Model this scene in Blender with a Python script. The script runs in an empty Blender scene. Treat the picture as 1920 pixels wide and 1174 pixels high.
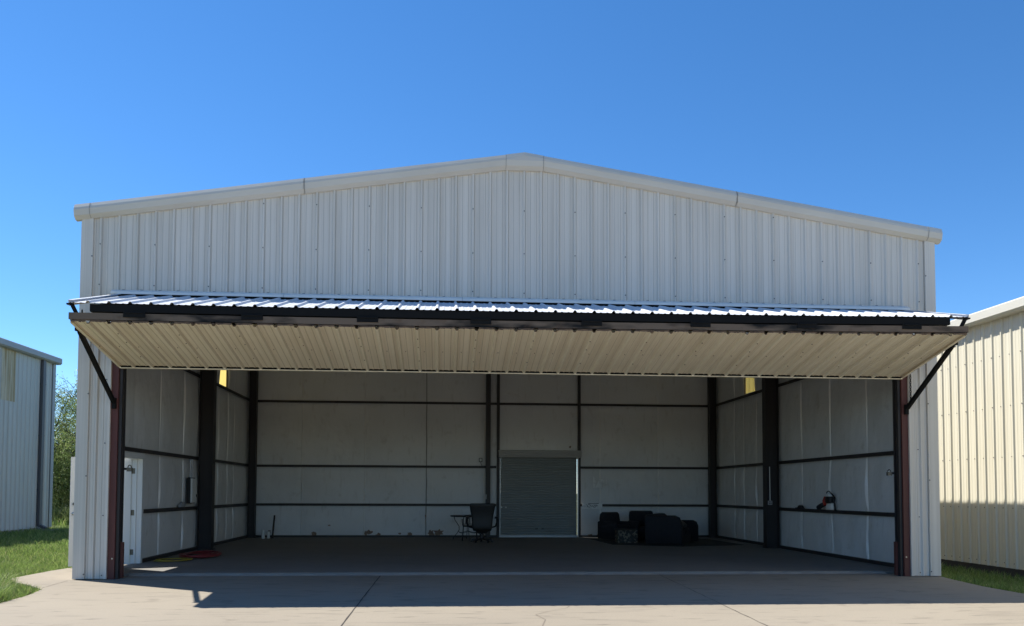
import bpy, bmesh, math, random
import numpy as np
from mathutils import Vector, Matrix, noise as nzs
random.seed(7); rng = np.random.default_rng(7)
scn = bpy.context.scene
COL = scn.collection
R = math.radians
PI = math.pi

# ------------------------------------------------------------------ materials
def mat(name, col, rough=.6, metal=0., spec=.5, noise=None, streak=None, bump=None, fine=None, blotch=None, trans=None):
    m = bpy.data.materials.new(name); m.use_nodes = True
    nt = m.node_tree; N = nt.nodes; L = nt.links
    b = N['Principled BSDF']
    b.inputs['Roughness'].default_value = rough
    b.inputs['Metallic'].default_value = metal
    b.inputs['Specular IOR Level'].default_value = spec
    tc = N.new('ShaderNodeTexCoord')
    rgb = N.new('ShaderNodeRGB'); rgb.outputs[0].default_value = (*col, 1)
    cur = rgb.outputs[0]
    def mapped(sc):
        mp = N.new('ShaderNodeMapping'); mp.inputs['Scale'].default_value = sc
        L.new(tc.outputs['Object'], mp.inputs['Vector']); return mp.outputs[0]
    def mix(cur, fac, c2):
        mx = N.new('ShaderNodeMix'); mx.data_type = 'RGBA'
        L.new(fac, mx.inputs[0]); L.new(cur, mx.inputs[6]); mx.inputs[7].default_value = (*c2, 1)
        return mx.outputs[2]
    def layer(cur, sc, lo, hi, amt, c2, detail=5):
        nz = N.new('ShaderNodeTexNoise'); nz.inputs['Scale'].default_value = 1; nz.inputs['Detail'].default_value = detail
        L.new(mapped(sc), nz.inputs['Vector'])
        mr = N.new('ShaderNodeMapRange'); mr.inputs[1].default_value = lo; mr.inputs[2].default_value = hi
        mr.inputs[3].default_value = 0; mr.inputs[4].default_value = amt
        L.new(nz.outputs[0], mr.inputs[0])
        return mix(cur, mr.outputs[0], c2)
    for lay in (noise or []):
        cur = layer(cur, *lay)
    L.new(cur, b.inputs['Base Color'])
    if bump:
        sc, st, dist = bump
        nz = N.new('ShaderNodeTexNoise'); nz.inputs['Scale'].default_value = 1; nz.inputs['Detail'].default_value = 6
        L.new(mapped(sc), nz.inputs['Vector'])
        bp = N.new('ShaderNodeBump'); bp.inputs['Strength'].default_value = st; bp.inputs['Distance'].default_value = dist
        L.new(nz.outputs[0], bp.inputs['Height']); L.new(bp.outputs[0], b.inputs['Normal'])
    if trans:
        tr = N.new('ShaderNodeBsdfTranslucent'); L.new(cur, tr.inputs[0])
        ms = N.new('ShaderNodeMixShader'); ms.inputs[0].default_value = trans
        out = N['Material Output']
        L.new(b.outputs[0], ms.inputs[1]); L.new(tr.outputs[0], ms.inputs[2]); L.new(ms.outputs[0], out.inputs[0])
    return m

def clad(name, col, dirt, amt=.5, ax='z'):
    A = (lambda a, b: (a, a, b)) if ax == 'z' else (lambda a, b: (a, b, b))
    # painted ribbed steel: fine vertical run-off streaks and soft dirt
    return mat(name, col, rough=.42, spec=.4, noise=[
        (A(9, .12), .45, .75, amt, dirt, 3), (A(31, .25), .5, .8, amt*.9, dirt, 2),
        ((1.1, 1.1, .5), .45, .8, amt*.5, dirt, 5)], bump=((.9, .9, .35), .12, .03))

M = {}
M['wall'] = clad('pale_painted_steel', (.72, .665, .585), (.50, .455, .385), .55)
M['wall_grime'] = clad('wall_rib_grime', (.50, .46, .40), (.40, .36, .30), .5)  # rib shading put into colour: one side of each facade rib darker
M['leaf'] = clad('door_painted_steel', (.88, .80, .635), (.62, .52, .37), .5, 'x')  # cream tint also carries the warm bounce from the concrete
M['leaf_top'] = clad('door_top_steel', (.60, .63, .68), (.48, .50, .54), .3, 'x')  # same door paint, cooled to carry the blue sky light in shade
M['grime'] = clad('door_rib_grime', (.60, .53, .40), (.44, .36, .25), .5, 'x')  # one side of every door rib darkened to read as shaded
M['trim'] = mat('trim_paint', (.62, .58, .51), .4, noise=[((.8, .8, 2), .45, .8, .35, (.42, .39, .34), 4)])
M['cream'] = clad('cream_painted_steel', (.70, .665, .54), (.46, .42, .30), .35)
M['cream_trim'] = mat('cream_trim', (.60, .58, .50), .4, noise=[((1, 1, 1), .45, .8, .3, (.45, .43, .36), 4)])
M['grey_wall'] = clad('grey_painted_steel', (.46, .49, .48), (.34, .35, .32), .5)
M['grey_trim'] = mat('grey_trim', (.30, .32, .34), .45, noise=[((1, 1, 1), .45, .8, .4, (.2, .21, .23), 4)])
M['flash'] = mat('flashing_paint', (.80, .77, .72), .35, noise=[((3, 3, 3), .5, .8, .3, (.6, .57, .5), 4)])
M['sealant'] = mat('grey_sealant', (.27, .26, .24), .7)
M['dark_trim'] = mat('dark_trim', (.09, .09, .10), .5, noise=[((2, 2, 1), .4, .8, .4, (.05, .05, .05), 4)])
M['fibre'] = mat('weathered_fibreglass', (.50, .47, .36), .6, noise=[((7, 7, .5), .42, .62, .8, (.30, .24, .12), 4)])
M['roof'] = mat('roof_steel', (.55, .56, .56), .35, metal=.3)
M['steel'] = mat('dark_primed_steel', (.032, .027, .026), .55, noise=[((3, 3, 1), .4, .8, .5, (.015, .013, .013), 4)])
M['red'] = mat('red_oxide_primer', (.115, .032, .024), .6, noise=[((6, 6, .7), .4, .7, .6, (.06, .017, .014), 5), ((25, 25, 9), .6, .8, .4, (.16, .06, .04), 4)])
M['tube'] = mat('worn_black_tube', (.013, .012, .011), .65, spec=.2, noise=[((1.1, 4, 4), .38, .52, .9, (.19, .14, .10), 5), ((6, 6, 6), .6, .75, .5, (.12, .07, .04), 5)])
M['black'] = mat('black_painted_steel', (.010, .010, .010), .75, spec=.15, noise=[((2, 2, 2), .5, .8, .3, (.025, .023, .021), 4)])
M['rust'] = mat('rusty_edge', (.16, .10, .06), .8, noise=[((14, 14, 14), .4, .65, .8, (.05, .035, .028), 5)])
M['screw'] = mat('screw_head', (.10, .10, .10), .5, metal=.4)
M['insul'] = mat('white_vinyl_insulation', (.75, .75, .735), .5, spec=.35, noise=[((.7, .7, .7), .4, .75, .4, (.56, .55, .52), 5), ((9, 9, 2), .60, .8, .4, (.46, .43, .38), 4), ((3, 3, 3), .62, .75, .35, (.42, .39, .33), 6)], bump=((5, 5, 4), .5, .035))
M['seam'] = mat('insulation_seam_tape', (.80, .79, .76), .3)
M['seamdark'] = mat('insulation_open_seam', (.30, .285, .26), .7)  # darker seam colour standing for the shadow of a fold
M['tear'] = mat('torn_brown_backing', (.30, .21, .15), .9, noise=[((20, 20, 20), .4, .7, .7, (.13, .09, .07), 5)])
M['skyl'] = mat('amber_fibreglass', (.88, .68, .20), .5, noise=[((9, 9, .6), .45, .7, .4, (.75, .55, .16), 4)], trans=.85)
M['apron'] = mat('pale_concrete', (.300, .262, .205), .85, spec=.2, noise=[((.35, .5, 1), .40, .70, .45, (.225, .197, .158), 6), ((1.1, 4.5, 2), .54, .70, .55, (.185, .162, .13), 7), ((40, 40, 40), .5, .75, .4, (.19, .17, .14), 3), ((.12, .12, 1), .5, .7, .35, (.335, .298, .24), 4), ((2.2, 9, 3), .60, .70, .6, (.15, .13, .105), 8), ((1.7, 1.3, 1), .63, .72, .5, (.17, .145, .115), 6)], bump=((60, 60, 60), .25, .006))
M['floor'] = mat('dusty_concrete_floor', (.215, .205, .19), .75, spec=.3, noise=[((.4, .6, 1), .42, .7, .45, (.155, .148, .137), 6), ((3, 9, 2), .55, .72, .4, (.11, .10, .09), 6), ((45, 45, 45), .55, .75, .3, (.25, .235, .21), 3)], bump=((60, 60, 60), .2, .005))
M['lip'] = mat('worn_slab_edge', (.36, .335, .30), .8, noise=[((3, 6, 6), .4, .65, .6, (.24, .22, .2), 5)])
M['joint'] = mat('joint_dirt', (.055, .047, .04), .95)
M['crack'] = mat('crack_dirt', (.20, .165, .13), .95)
M['ground'] = mat('grassy_soil', (.075, .095, .030), .95, spec=.1, noise=[((.5, .5, 1), .4, .65, .7, (.045, .065, .02), 6), ((9, 9, 1), .5, .7, .6, (.13, .11, .06), 6)], bump=((25, 25, 25), .6, .03))
M['white'] = mat('white_door_paint', (.70, .71, .69), .4, noise=[((3, 3, 1), .5, .8, .3, (.55, .54, .5), 4)])
M['chrome'] = mat('brushed_metal', (.55, .53, .5), .3, metal=.9)
M['brass'] = mat('dull_metal', (.16, .145, .11), .5, metal=.4)
M['galv'] = mat('galvanised_steel', (.42, .42, .42), .45, metal=.4, noise=[((8, 8, 8), .4, .7, .4, (.32, .32, .33), 4)])
M['curtain'] = mat('roller_curtain_paint', (.30, .315, .30), .45, noise=[((2, 2, .8), .4, .75, .4, (.23, .245, .23), 4)])
M['hood'] = mat('roller_hood_paint', (.38, .37, .35), .45)
M['panel'] = mat('grey_enamel', (.34, .35, .36), .45)
M['plastic'] = mat('black_plastic', (.013, .013, .014), .45)
M['leather'] = mat('black_leather', (.012, .012, .011), .5, bump=((30, 30, 30), .3, .004))
M['iron'] = mat('wrought_iron', (.010, .010, .010), .5)
M['cloth'] = mat('dark_upholstery', (.017, .018, .022), .9, noise=[((10, 10, 10), .4, .7, .5, (.010, .011, .014), 4)], bump=((14, 14, 14), .5, .02))
M['tarp'] = mat('black_sheeting', (.011, .012, .014), .35, spec=.5, bump=((6, 6, 6), .7, .04))
M['patterned'] = mat('speckled_print', (.030, .028, .024), .8, noise=[((14, 14, 14), .50, .56, .9, (.20, .17, .12), 2)])
M['rug'] = mat('dark_mat', (.030, .028, .024), .95, noise=[((6, 6, 6), .45, .7, .5, (.05, .045, .035), 4)])
M['redcord'] = mat('red_rubber', (.22, .025, .03), .5)
M['yellowcord'] = mat('yellow_rubber', (.36, .27, .03), .5)
M['cup'] = mat('white_plastic', (.75, .75, .71), .5)
M['wood'] = mat('dark_wood', (.035, .026, .02), .7)
M['paper'] = mat('torn_white_paper', (.88, .88, .86), .8, noise=[((9, 9, 30), .5, .7, .5, (.5, .5, .49), 4)])
M['ink'] = mat('faded_ink', (.03, .03, .03), .8)
M['blowwhite'] = mat('white_machine_plastic', (.82, .81, .77), .4)
M['blowred'] = mat('red_machine_plastic', (.42, .035, .02), .4)
M['bark'] = mat('dark_bark', (.040, .032, .024), .95, noise=[((12, 12, 2), .4, .7, .6, (.02, .017, .013), 5)])

def leafmat(name, c1, c2, tr=.35, c3=None):
    m = bpy.data.materials.new(name); m.use_nodes = True
    nt = m.node_tree; N = nt.nodes; L = nt.links; b = N['Principled BSDF']
    b.inputs['Roughness'].default_value = .45; b.inputs['Specular IOR Level'].default_value = .4
    g = N.new('ShaderNodeNewGeometry'); rp = N.new('ShaderNodeValToRGB')
    rp.color_ramp.elements[0].color = (*c1, 1); rp.color_ramp.elements[1].color = (*c2, 1)
    if c3:
        rp.color_ramp.elements[1].position = .86; e = rp.color_ramp.elements.new(.95); e.color = (*c3, 1)
    L.new(g.outputs['Random Per Island'], rp.inputs[0]); L.new(rp.outputs[0], b.inputs['Base Color'])
    t = N.new('ShaderNodeBsdfTranslucent'); L.new(rp.outputs[0], t.inputs[0])
    ms = N.new('ShaderNodeMixShader'); ms.inputs[0].default_value = tr
    L.new(b.outputs[0], ms.inputs[1]); L.new(t.outputs[0], ms.inputs[2]); L.new(ms.outputs[0], N['Material Output'].inputs[0])
    return m
M['grass'] = leafmat('grass_blades', (.075, .135, .028), (.30, .41, .11), .5, (.40, .38, .18))
M['willow'] = leafmat('willow_leaves', (.10, .165, .038), (.36, .42, .16), .5)
M['weed'] = leafmat('weed_leaves', (.07, .12, .03), (.22, .25, .10), .4)

# ------------------------------------------------------------------ mesh helpers
class MB:
    def __init__(s): s.v = []; s.f = []; s.m = []; s.cur = 0
    def add(s, vs, fs, mi=None):
        o = len(s.v); s.v += [tuple(map(float, p)) for p in vs]
        for f in fs: s.f.append(tuple(o+i for i in f)); s.m.append(s.cur if mi is None else mi)
    def box(s, x0, x1, y0, y1, z0, z1, mi=None):
        s.add([(x0,y0,z0),(x1,y0,z0),(x1,y1,z0),(x0,y1,z0),(x0,y0,z1),(x1,y0,z1),(x1,y1,z1),(x0,y1,z1)],
              [(0,3,2,1),(4,5,6,7),(0,1,5,4),(1,2,6,5),(2,3,7,6),(3,0,4,7)], mi)
    def obox(s, c, ax, ay, az, mi=None):
        c = Vector(c); ax = Vector(ax); ay = Vector(ay); az = Vector(az)
        vs = [c+sx*ax+sy*ay+sz*az for sz in (-1,1) for sx,sy in ((-1,-1),(1,-1),(1,1),(-1,1))]
        s.add(vs, [(0,3,2,1),(4,5,6,7),(0,1,5,4),(1,2,6,5),(2,3,7,6),(3,0,4,7)], mi)
    def bar(s, a, b, w, h=None, mi=None, up=(0,0,1)):
        a = Vector(a); b = Vector(b); d = b-a; h = h or w
        u = Vector(up); 
        if abs(d.normalized().dot(u)) > .98: u = Vector((0,1,0))
        x = d.cross(u).normalized()*w/2; z = x.cross(d).normalized()*h/2
        s.obox((a+b)/2, d/2, x, z, mi)
    def sweep(s, pts, sec, mi=None, closed=True, cap=True):
        # pts: list of origins ; sec: list of (dy,dz) swept in x direction
        n = len(sec); vs = [(p[0], p[1]+q[0], p[2]+q[1]) for p in pts for q in sec]
        fs = []
        for i in range(len(pts)-1):
            for j in range(n if closed else n-1):
                k = (j+1) % n
                fs.append((i*n+j, i*n+k, (i+1)*n+k, (i+1)*n+j))
        if cap and closed: fs += [tuple(range(n))[::-1], tuple(range((len(pts)-1)*n, len(pts)*n))]
        s.add(vs, fs, mi)
    def tube(s, pts, r, n=8, mi=None, cap=True):
        pts = [Vector(p) for p in pts]; rs = r if isinstance(r, (list, tuple)) else [r]*len(pts)
        vs = []; fs = []; ref = None
        for i, p in enumerate(pts):
            d = (pts[min(i+1, len(pts)-1)]-pts[max(i-1, 0)]).normalized()
            if ref is None:
                ref = Vector((0,0,1)) if abs(d.z) < .9 else Vector((1,0,0))
            x = d.cross(ref); 
            if x.length < 1e-4: x = d.cross(Vector((1,0,0)))
            x.normalize(); y = x.cross(d).normalized(); ref = y
            for k in range(n):
                t = 2*PI*k/n; vs.append(p+rs[i]*(math.cos(t)*x+math.sin(t)*y))
        for i in range(len(pts)-1):
            for k in range(n):
                k2 = (k+1) % n; fs.append((i*n+k, i*n+k2, (i+1)*n+k2, (i+1)*n+k))
        if cap: fs += [tuple(range(n))[::-1], tuple(range((len(pts)-1)*n, len(pts)*n))]
        s.add(vs, fs, mi)
    def loft(s, secs, n=20, p=3.5, mi=None, M4=None):
        # secs: (z, cx, cy, hx, hy) superellipse rings
        vs = []; fs = []
        for (z, cx, cy, hx, hy) in secs:
            for k in range(n):
                t = 2*PI*k/n; c, q = math.cos(t), math.sin(t)
                v = Vector((cx+hx*math.copysign(abs(c)**(2/p), c), cy+hy*math.copysign(abs(q)**(2/p), q), z))
                vs.append(M4 @ v if M4 else v)
        for i in range(len(secs)-1):
            for k in range(n):
                k2 = (k+1) % n; fs.append((i*n+k, i*n+k2, (i+1)*n+k2, (i+1)*n+k))
        fs += [tuple(range(n))[::-1], tuple(range((len(secs)-1)*n, len(secs)*n))]
        s.add(vs, fs, mi)
    def screw(s, c, n, r=.011):
        n = Vector(n).normalized(); t = n.orthogonal().normalized(); b = n.cross(t)
        c = Vector(c); ring = [c+r*(math.cos(k*PI/3)*t+math.sin(k*PI/3)*b) for k in range(6)]
        top = [p*1+n*.009 for p in ring]
        s.add(ring+top, [(6,7,8,9,10,11)]+[(k,(k+1)%6,6+(k+1)%6,6+k) for k in range(6)], 1)
    def build(s, name, mats, parent=None, smooth=False, bevel=0, loc=None):
        me = bpy.data.meshes.new(name); me.from_pydata(s.v, [], s.f); me.update()
        if not isinstance(mats, (list, tuple)): mats = [mats]
        for m in mats: me.materials.append(M[m])
        if len(mats) > 1: me.polygons.foreach_set('material_index', s.m)
        if smooth: me.polygons.foreach_set('use_smooth', [True]*len(me.polygons))
        o = bpy.data.objects.new(name, me); COL.objects.link(o)
        if bevel:
            md = o.modifiers.new('bevel', 'BEVEL'); md.width = bevel; md.segments = 2; md.limit_method = 'ANGLE'
        if parent:
            o.parent = parent
            o.matrix_parent_inverse = Matrix.Translation(-Vector(parent.location))
        return o

def thing(name, label, cat, loc=(0,0,0), group=None):
    o = bpy.data.objects.new(name, None); COL.objects.link(o); o.location = loc
    o.empty_display_size = .2
    o['label'] = label; o['category'] = cat
    if group: o['group'] = group
    return o
def tag(o, label, cat, group=None):
    o['label'] = label; o['category'] = cat
    if group: o['group'] = group
    return o
def struct(o): o['kind'] = 'structure'; return o

PITCH = .3048
def profile(u0, u1, step=PITCH, h=.032, wb=.034, wt=.013, minor=True, off=0.):
    pts = {round(u0, 4): 0., round(u1, 4): 0.}
    k0 = int(math.floor((u0-off)/step))-1; k1 = int(math.ceil((u1-off)/step))+1
    for k in range(k0, k1+1):
        c = off+k*step
        prof = [(-wb, 0), (-wt, h), (wt, h), (wb, 0)]
        if minor:
            for s in (-step/3, -step/3+0):
                pass
            for s in (step*.33, step*.67):
                prof += [(s-.022, 0), (s-.010, .005), (s+.010, .005), (s+.022, 0)]
        for du, d in prof:
            u = c+du
            if u0 < u < u1: pts[round(u, 4)] = d
    return sorted(pts.items())

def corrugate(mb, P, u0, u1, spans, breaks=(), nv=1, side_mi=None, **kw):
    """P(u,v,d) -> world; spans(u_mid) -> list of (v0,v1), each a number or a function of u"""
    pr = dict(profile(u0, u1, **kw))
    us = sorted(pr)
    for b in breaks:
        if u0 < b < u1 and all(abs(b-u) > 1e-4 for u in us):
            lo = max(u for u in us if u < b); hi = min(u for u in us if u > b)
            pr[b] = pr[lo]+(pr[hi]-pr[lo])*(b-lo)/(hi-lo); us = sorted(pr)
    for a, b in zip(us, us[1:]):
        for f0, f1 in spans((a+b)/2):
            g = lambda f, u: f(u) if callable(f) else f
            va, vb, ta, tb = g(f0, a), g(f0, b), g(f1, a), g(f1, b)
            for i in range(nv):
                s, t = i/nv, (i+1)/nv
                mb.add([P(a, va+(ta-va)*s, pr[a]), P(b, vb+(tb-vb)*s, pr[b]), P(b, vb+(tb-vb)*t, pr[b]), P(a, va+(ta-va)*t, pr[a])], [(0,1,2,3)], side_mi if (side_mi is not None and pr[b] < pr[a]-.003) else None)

# ------------------------------------------------------------------ camera, light, world
CAMP = dict(f=1532.78, cx=941.42, cy=853.56, yaw=.0724, pitch=.0449, roll=.0038)
def make_camera():
    p = CAMP
    cy, sy = math.cos(p['yaw']), math.sin(p['yaw']); cp, sp = math.cos(p['pitch']), math.sin(p['pitch'])
    fwd = Vector((sy*cp, cy*cp, sp)); right = Vector((cy, -sy, 0)); up = right.cross(fwd)
    c, s = math.cos(p['roll']), math.sin(p['roll'])
    r2 = c*right+s*up; u2 = -s*right+c*up
    cam = bpy.data.cameras.new('camera'); o = bpy.data.objects.new('camera', cam); COL.objects.link(o)
    m = Matrix((r2, u2, -fwd)).transposed().to_4x4(); m.translation = (6.1996, -14.3657, 1.5061)
    o.matrix_world = m
    cam.sensor_width = 36; cam.sensor_fit = 'HORIZONTAL'; cam.lens = p['f']/1920*36
    cam.shift_x = (960-p['cx'])/1920; cam.shift_y = (p['cy']-587)/1920
    cam.clip_end = 5000; cam.clip_start = .05
    scn.camera = o
make_camera()
EL = R(55.3); AZ = math.atan2(-.836, .549)
S = Vector((math.sin(AZ)*math.cos(EL), math.cos(AZ)*math.cos(EL), math.sin(EL)))
sl = bpy.data.lights.new('sun', 'SUN'); sl.energy = 4.9; sl.angle = R(.53); sl.color = (1, .955, .88)
so = bpy.data.objects.new('sun', sl); COL.objects.link(so); so.rotation_euler = S.to_track_quat('Z', 'Y').to_euler(); so.location = S*60
w = bpy.data.worlds.new('World'); scn.world = w; w.use_nodes = True
nt = w.node_tree; bg = nt.nodes['Background']
sk = nt.nodes.new('ShaderNodeTexSky'); sk.sky_type = 'NISHITA'; sk.sun_disc = False
sk.sun_elevation = EL; sk.sun_rotation = AZ; sk.air_density = .85; sk.dust_density = .05; sk.ozone_density = 4.0; sk.altitude = 900
hs = nt.nodes.new('ShaderNodeHueSaturation'); hs.inputs['Saturation'].default_value = 1.22
nt.links.new(sk.outputs[0], hs.inputs['Color']); nt.links.new(hs.outputs[0], bg.inputs[0]); bg.inputs[1].default_value = .117
scn.view_settings.view_transform = 'Standard'; scn.view_settings.look = 'None'; scn.view_settings.exposure = .75; scn.view_settings.gamma = 1
scn.cycles.max_bounces = 12; scn.cycles.diffuse_bounces = 8; scn.cycles.transmission_bounces = 6; scn.cycles.use_denoising = True
try: scn.cycles.denoiser = 'OPENIMAGEDENOISE'
except Exception: pass

# ------------------------------------------------------------------ dimensions of the hangar
W, D = 15.24, 12.2
HE, HP = 6.15, 7.307
def rz(x): return HE+(HP-HE)*(1-abs(x-W/2)/(W/2))
FL = .045
OX0, OX1 = .54, 14.70       # opening between the jambs
GZ = (1.08, 2.31, 4.37)
hangar = thing('metal_hangar', 'large pale ribbed steel hangar with its wide front door folded up into a canopy', 'hangar', (W/2, D/2, 0))

# ---- front gable cladding
mb = MB()
Pf = lambda u, v, d: (u, -d, v)
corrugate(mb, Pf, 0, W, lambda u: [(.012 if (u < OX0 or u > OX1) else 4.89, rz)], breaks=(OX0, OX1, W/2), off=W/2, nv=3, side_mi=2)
for k in range(-24, 25, 3):
    x = W/2+k*PITCH
    for z in (7.26, 6.53, 5.74, 5.04):
        if z < rz(x)-.08: mb.screw((x, -.0325, z+random.uniform(-.01, .01)), (0, -1, 0))
for x0 in (.33+.08, W-.33-.08):
    for z in (.07, 1.08, 2.31, 3.4, 4.37):
        for dx in (-.115, .045):
            mb.screw((x0+dx, -.006, z), (0, -1, 0), .010)
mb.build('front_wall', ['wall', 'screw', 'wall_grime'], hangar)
# ---- side walls: left and right, with door and translucent panels
DY0, DY1, DZ = 1.58, 2.64, 2.17
SK0, SK1, SKZ = 8.57, 9.45, 4.45
for side in (0, 1):
    mb = MB()
    P = (lambda u, v, d: (-d, u, v)) if side == 0 else (lambda u, v, d: (W+d, u, v))
    def sp(u):
        if SK0 < u < SK1: return [(.012, SKZ)]
        if side == 0 and DY0 < u < DY1: return [(DZ, HE)]
        return [(.012, HE)]
    corrugate(mb, P, 0, D, sp, breaks=(SK0, SK1, DY0, DY1))
    mb.build('side_wall', ['wall', 'screw'], hangar)
    mb = MB()
    corrugate(mb, P, SK0, SK1, lambda u: [(SKZ, HE)])
    mb.build('translucent_panel', 'skyl', hangar)
mb = MB()
corrugate(mb, lambda u, v, d: (u, D+d, v), 0, W, lambda u: [(2.63, rz)] if 8.0 < u < 10.62 else [(.012, rz)], breaks=(8.0, 10.62, W/2), off=W/2)
mb.build('back_wall', 'wall', hangar)
# ---- corner trims
for side in (0, 1):
    mb = MB(); s = 1 if side == 0 else -1; x = 0 if side == 0 else W
    a, b = sorted((x-s*.012, x+s*.17)); mb.box(a, b, -.040, -.0345, .012, HE+.03)
    a, b = sorted((x-s*.012, x-s*.0085)); mb.box(a, b, -.0345, .03, .012, HE+.03)
    a, b = sorted((x+s*.17, x+s*.182)); mb.box(a, b, -.040, -.004, .012, rz(.17))
    for z in (.09, 1.75, 3.15, 4.4, 5.52): mb.screw((x+s*.176, -.041, z), (0, -1, 0), .012)
    mb.build('corner_trim', ['wall', 'screw'], hangar)
    # flashing against the jamb
    mb = MB(); j = OX0 if side == 0 else OX1
    a, b = sorted((j-s*.045, j)); mb.box(a, b, -.040, -.0345, .012, 4.87)
    a, b = sorted((j-s*.003, j)); mb.box(a, b, -.0345, .06, .012, 4.87)
    mb.build('jamb_flashing', 'wall', hangar)
# ---- rake trim and ridge cap
SEC = [(0.03, 0), (-.045, 0), (-.112, .055), (-.132, .15), (-.125, .19), (-.10, .25), (.3, .262), (.3, .25)]
def rake(name, xs, grow=0, zf=rz):
    mb = MB(); sec = [(a*(1+grow)-grow*.02, b+(grow*.05 if b > .1 else -grow*.05)) for a, b in SEC]
    mb.sweep([(x, 0, zf(x)) for x in xs], sec)
    return mb
jl = [-.11, .15, 3.76, 7.30]
for i in range(3):
    rake('', (jl[i]-.02*(i > 0), jl[i+1]), grow=.03 if i == 0 else 0).build('rake_trim', 'trim', hangar)
    rake('', (W-jl[i+1], W-jl[i]+.02*(i > 0)), grow=.03 if i == 0 else 0).build('rake_trim', 'trim', hangar)
# ridge cap: flat bottom, peaked top
mb = MB(); vs = []
for x in (7.28, W/2, W-7.28):
    for a, b in SEC:
        z = (rz(7.28) if b < .16 else rz(x))+b
        vs.append((x, a-.004 if a < 0 else a, z+(.004 if b > .2 else -.003)))
n = len(SEC); fs = []
for i in range(2):
    for j in range(n): fs.append((i*n+j, i*n+(j+1) % n, (i+1)*n+(j+1) % n, (i+1)*n+j))
fs += [tuple(range(n))[::-1], tuple(range(2*n, 3*n))]
mb.add(vs, fs); mb.build('ridge_cap', 'trim', hangar)
# trim joints (dark sealant lines)
for x in (.15, 3.76, 7.285, W-7.285, W-3.76, W-.15):
    mb = MB(); mb.sweep([(x-.004, 0, rz(min(max(x, 7.28), W-7.28)) if 7 < x < 8.3 else rz(x)), (x+.004, 0, rz(min(max(x, 7.28), W-7.28)) if 7 < x < 8.3 else rz(x))], [(a-.009 if a < 0 else a, b) for a, b in SEC[1:6]], closed=False)
    mb.build('trim_joint', 'sealant', hangar)
# ---- roof
for s in (0, 1):
    mb = MB()
    Pr = lambda u, v, d, s=s: ((v if s == 0 else W-v), u, rz(v)+.20+d)
    corrugate(mb, Pr, -.05, D+.1, lambda u: [(-.05, W/2)])
    mb.build('roof', 'roof', hangar)
    mb = MB()
    x0, x1 = (0.02, W/2) if s == 0 else (W/2, W-.02)
    mb.add([(x0, .02, rz(x0)+.13), (x1, .02, rz(x1)+.13), (x1, D-.02, rz(x1)+.13), (x0, D-.02, rz(x0)+.13)], [(0,1,2,3)])
    mb.build('roof_insulation', 'insul', hangar)
    mb = MB(); x = 0 if s == 0 else W; q = -1 if s == 0 else 1
    prof = [(x+q*.035, HE+.02), (x+q*.11, HE+.04), (x+q*.135, HE+.15), (x+q*.12, HE+.24), (x+q*.02, HE+.24)]
    vs = [(a, y, b) for y in (-.02, D+.05) for a, b in prof]
    mb.add(vs, [(j, j+1, 5+j+1, 5+j) for j in range(4)]+[(0,1,2,3,4)[::-1], (5,6,7,8,9)])
    mb.build('eave_gutter', 'trim', hangar)
# rafters under the roof
for y in (6.6,):
    for s in (0, 1):
        mb = MB(); x0, x1 = (.1, W/2) if s == 0 else (W-.1, W/2)
        mb.bar((x0, y, rz(x0)-.33), (x1, y, rz(x1)-.28), .16, .42); mb.build('rafter', 'steel', hangar)

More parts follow.
